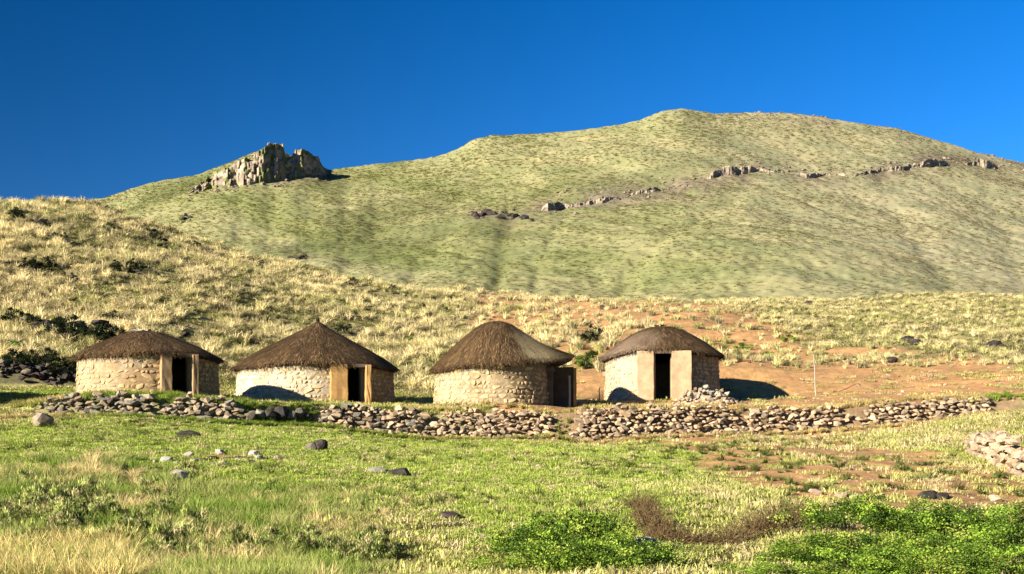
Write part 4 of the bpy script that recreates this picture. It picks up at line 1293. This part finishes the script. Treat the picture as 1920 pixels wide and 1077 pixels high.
# tall rough growth of the lower left meadow, thinner elsewhere
x, y = sample(30000, 16.5, 50, .46, 1.25)
soil, green, hill, n, n2 = zone(x, y)
pxx = x / y * F + 960
wl = (1 - sstep(520, 820, pxx + 120 * n)) * (1 - sstep(30.5, 36, y + 3 * n2 + sstep(150, 500, pxx) * 4))
wr = .05 * sstep(.25, .6, n2) + .12 * (1 - sstep(21.5, 25, y)) * (pxx < 1000)
keep = rng.random(len(x)) < np.maximum(wl * .7, wr) * (1 - soil)
x, y, n2, wl, pxx = x[keep], y[keep], n2[keep], wl[keep], pxx[keep]
var = rng.random(len(x)); kind = fbm(x / 1.3, y / 1.3, 3, 311) + rng.normal(0, .22, len(x))
corner = (pxx < 250) & (y < 22.0)
t = np.array((0.22, 0.25, 0.075))[None] * np.ones((len(x), 1))
t = np.where((kind > .40)[:, None], np.array((0.44, 0.36, 0.17))[None], t)
t = np.where((kind < -.25)[:, None], np.array((0.12, 0.185, 0.03))[None], t)
t = np.where((corner & (rng.random(len(x)) < .65))[:, None], np.array((0.43, 0.36, 0.15))[None], t)
t *= (.72 + .56 * var[:, None])
s = rng.uniform(.3, .78, len(x)) * (.55 + .45 * wl) * np.where(corner, 1.3, 1)
tag(scatter('tall_grass', TALL, x, y, np.stack([s, s, s], -1), t, .16), 'tall rough grass and weeds growing in the lower left meadow', 'grass', kind='stuff')

# dead grass clinging along the terrace walls and on top of them
k = 2600
pxr = rng.uniform(0, 1950, k)
d = np.full(k, 54.0)
for _ in range(8): d = np.interp((pxr - 960) / F * d, C_base[0], C_base[1])
xx = (pxr - 960) / F * d
side = rng.random(k) < .45
yy = np.where(side, d - rng.uniform(.25, .7, k), np.interp(xx, C_top[0], C_top[1]) + rng.uniform(-.15, .9, k))
gp = (pxr > 455) & (pxr < 590) | (pxr > 1044) & (pxr < 1074)
yy = np.where(gp, d + rng.uniform(-.6, .9, k), yy)
soil, green, hill, n, n2 = zone(xx, yy)
keep = free_of_huts(xx, yy, .1) & (rng.random(k) > .55 * soil)
xx, yy, green, gp = xx[keep], yy[keep], green[keep], gp[keep]
gr = np.clip(green + .6 * gp, 0, 1)[:, None]
t = (np.array((0.36, 0.29, 0.12))[None] * (1 - gr) + np.array((0.15, 0.21, 0.035))[None] * gr) * rng.uniform(.7, 1.3, (len(xx), 1))
s = rng.uniform(.25, .6, len(xx))
tag(scatter('wall_grass', TUSS, xx, yy, np.stack([s, s, s], -1), t), 'grass tufts clinging to the foot and top of the terrace walls', 'grass', kind='stuff')

# dark herbs dotted over the meadow
x, y = sample(1500, 20, 54, .44, 1.0)
soil, green, hill, n, n2 = zone(x, y)
yb = np.interp(x, C_base[0], C_base[1])
keep = (fbm(x / 4, y / 4, 3, 401) > -.05) & (y < yb - .6)
x, y = x[keep], y[keep]
t = np.array((0.085, 0.10, 0.028))[None] * rng.uniform(.5, 1.6, (len(x), 1))
s = rng.uniform(.18, .5, len(x))
tag(scatter('meadow_herbs', TUSS, x, y, np.stack([s * 1.5, s * 1.5, s * .75], -1), t, .3), 'small dark herbs dotted over the open meadow', 'herbs', kind='stuff')

# loose pebbles on the bare soil
PEB = clump_collection('pebble_kinds', [bpy.data.objects.new('pebble', m_) for m_ in ST_PINK[:3] + ST_FIELD[:3] + ST_GREY[:2]])
x, y = sample(26000, 21, 140, .45, 1.1)
soil, green, hill, n, n2 = zone(x, y)
keep = (soil > .35) & free_of_huts(x, y, .05) & (rng.random(len(x)) < .5)
x, y = x[keep], y[keep]
s = (.035 + .22 * rng.random(len(x)) ** 5) * (.45 + .55 * sstep(35, 60, y))
tag(scatter('pebbles', PEB, x, y, np.stack([s * 1.3, s, s * .7], -1), np.ones((len(x), 3)), .3), 'loose pebbles strewn over the bare red soil', 'pebbles', kind='stuff')

# grass tufts of the mountain
k = 106000
pxr = rng.uniform(-250, 2170, k); tr = .06 + .94 * rng.random(k) ** .8
pn = fbm((pxr - 960) / F * 500 / 25, tr * 14, 3, 521)
keep = rng.random(k) < .6 + .7 * pn
pxr, tr = pxr[keep], tr[keep]
x, d, z, py = mountain_z(pxr, tr)
bei = sstep(1050, 1750, pxr - 0.7 * (py - 400) + 260 * fbm(x / 55, d / 95, 4, 71))[:, None]
nn = fbm(x / 55, d / 95, 4, 71); dk = sstep(0.05, 0.45, nn)[:, None] * (1 - .75 * bei)
t = (np.array((0.185, 0.19, 0.050))[None] * (1 - bei) + np.array((0.275, 0.25, 0.130))[None] * bei) * rng.uniform(.85, 1.2, (len(x), 1))
t = t * (1 - .45 * dk) + np.array((0.095, 0.11, 0.032))[None] * .45 * dk
n3 = fbm((x + d * .5) / 30, d / 160, 3, 77)
dryt = (rng.random(len(x)) < .25 + .6 * n3)[:, None]
t = np.where(dryt, np.array((0.29, 0.255, 0.13))[None] * rng.uniform(.8, 1.15, (len(x), 1)), t)
s = rng.uniform(.7, 2.0, len(x)) * (.6 + .6 * tr)
tag(scatter('mountain_grass', TUSS, x, d, np.stack([s * 1.5, s * 1.5, s * .34], -1), t, .1, zz=z - .08), 'grass tufts covering the far mountain slope', 'grass', kind='stuff')
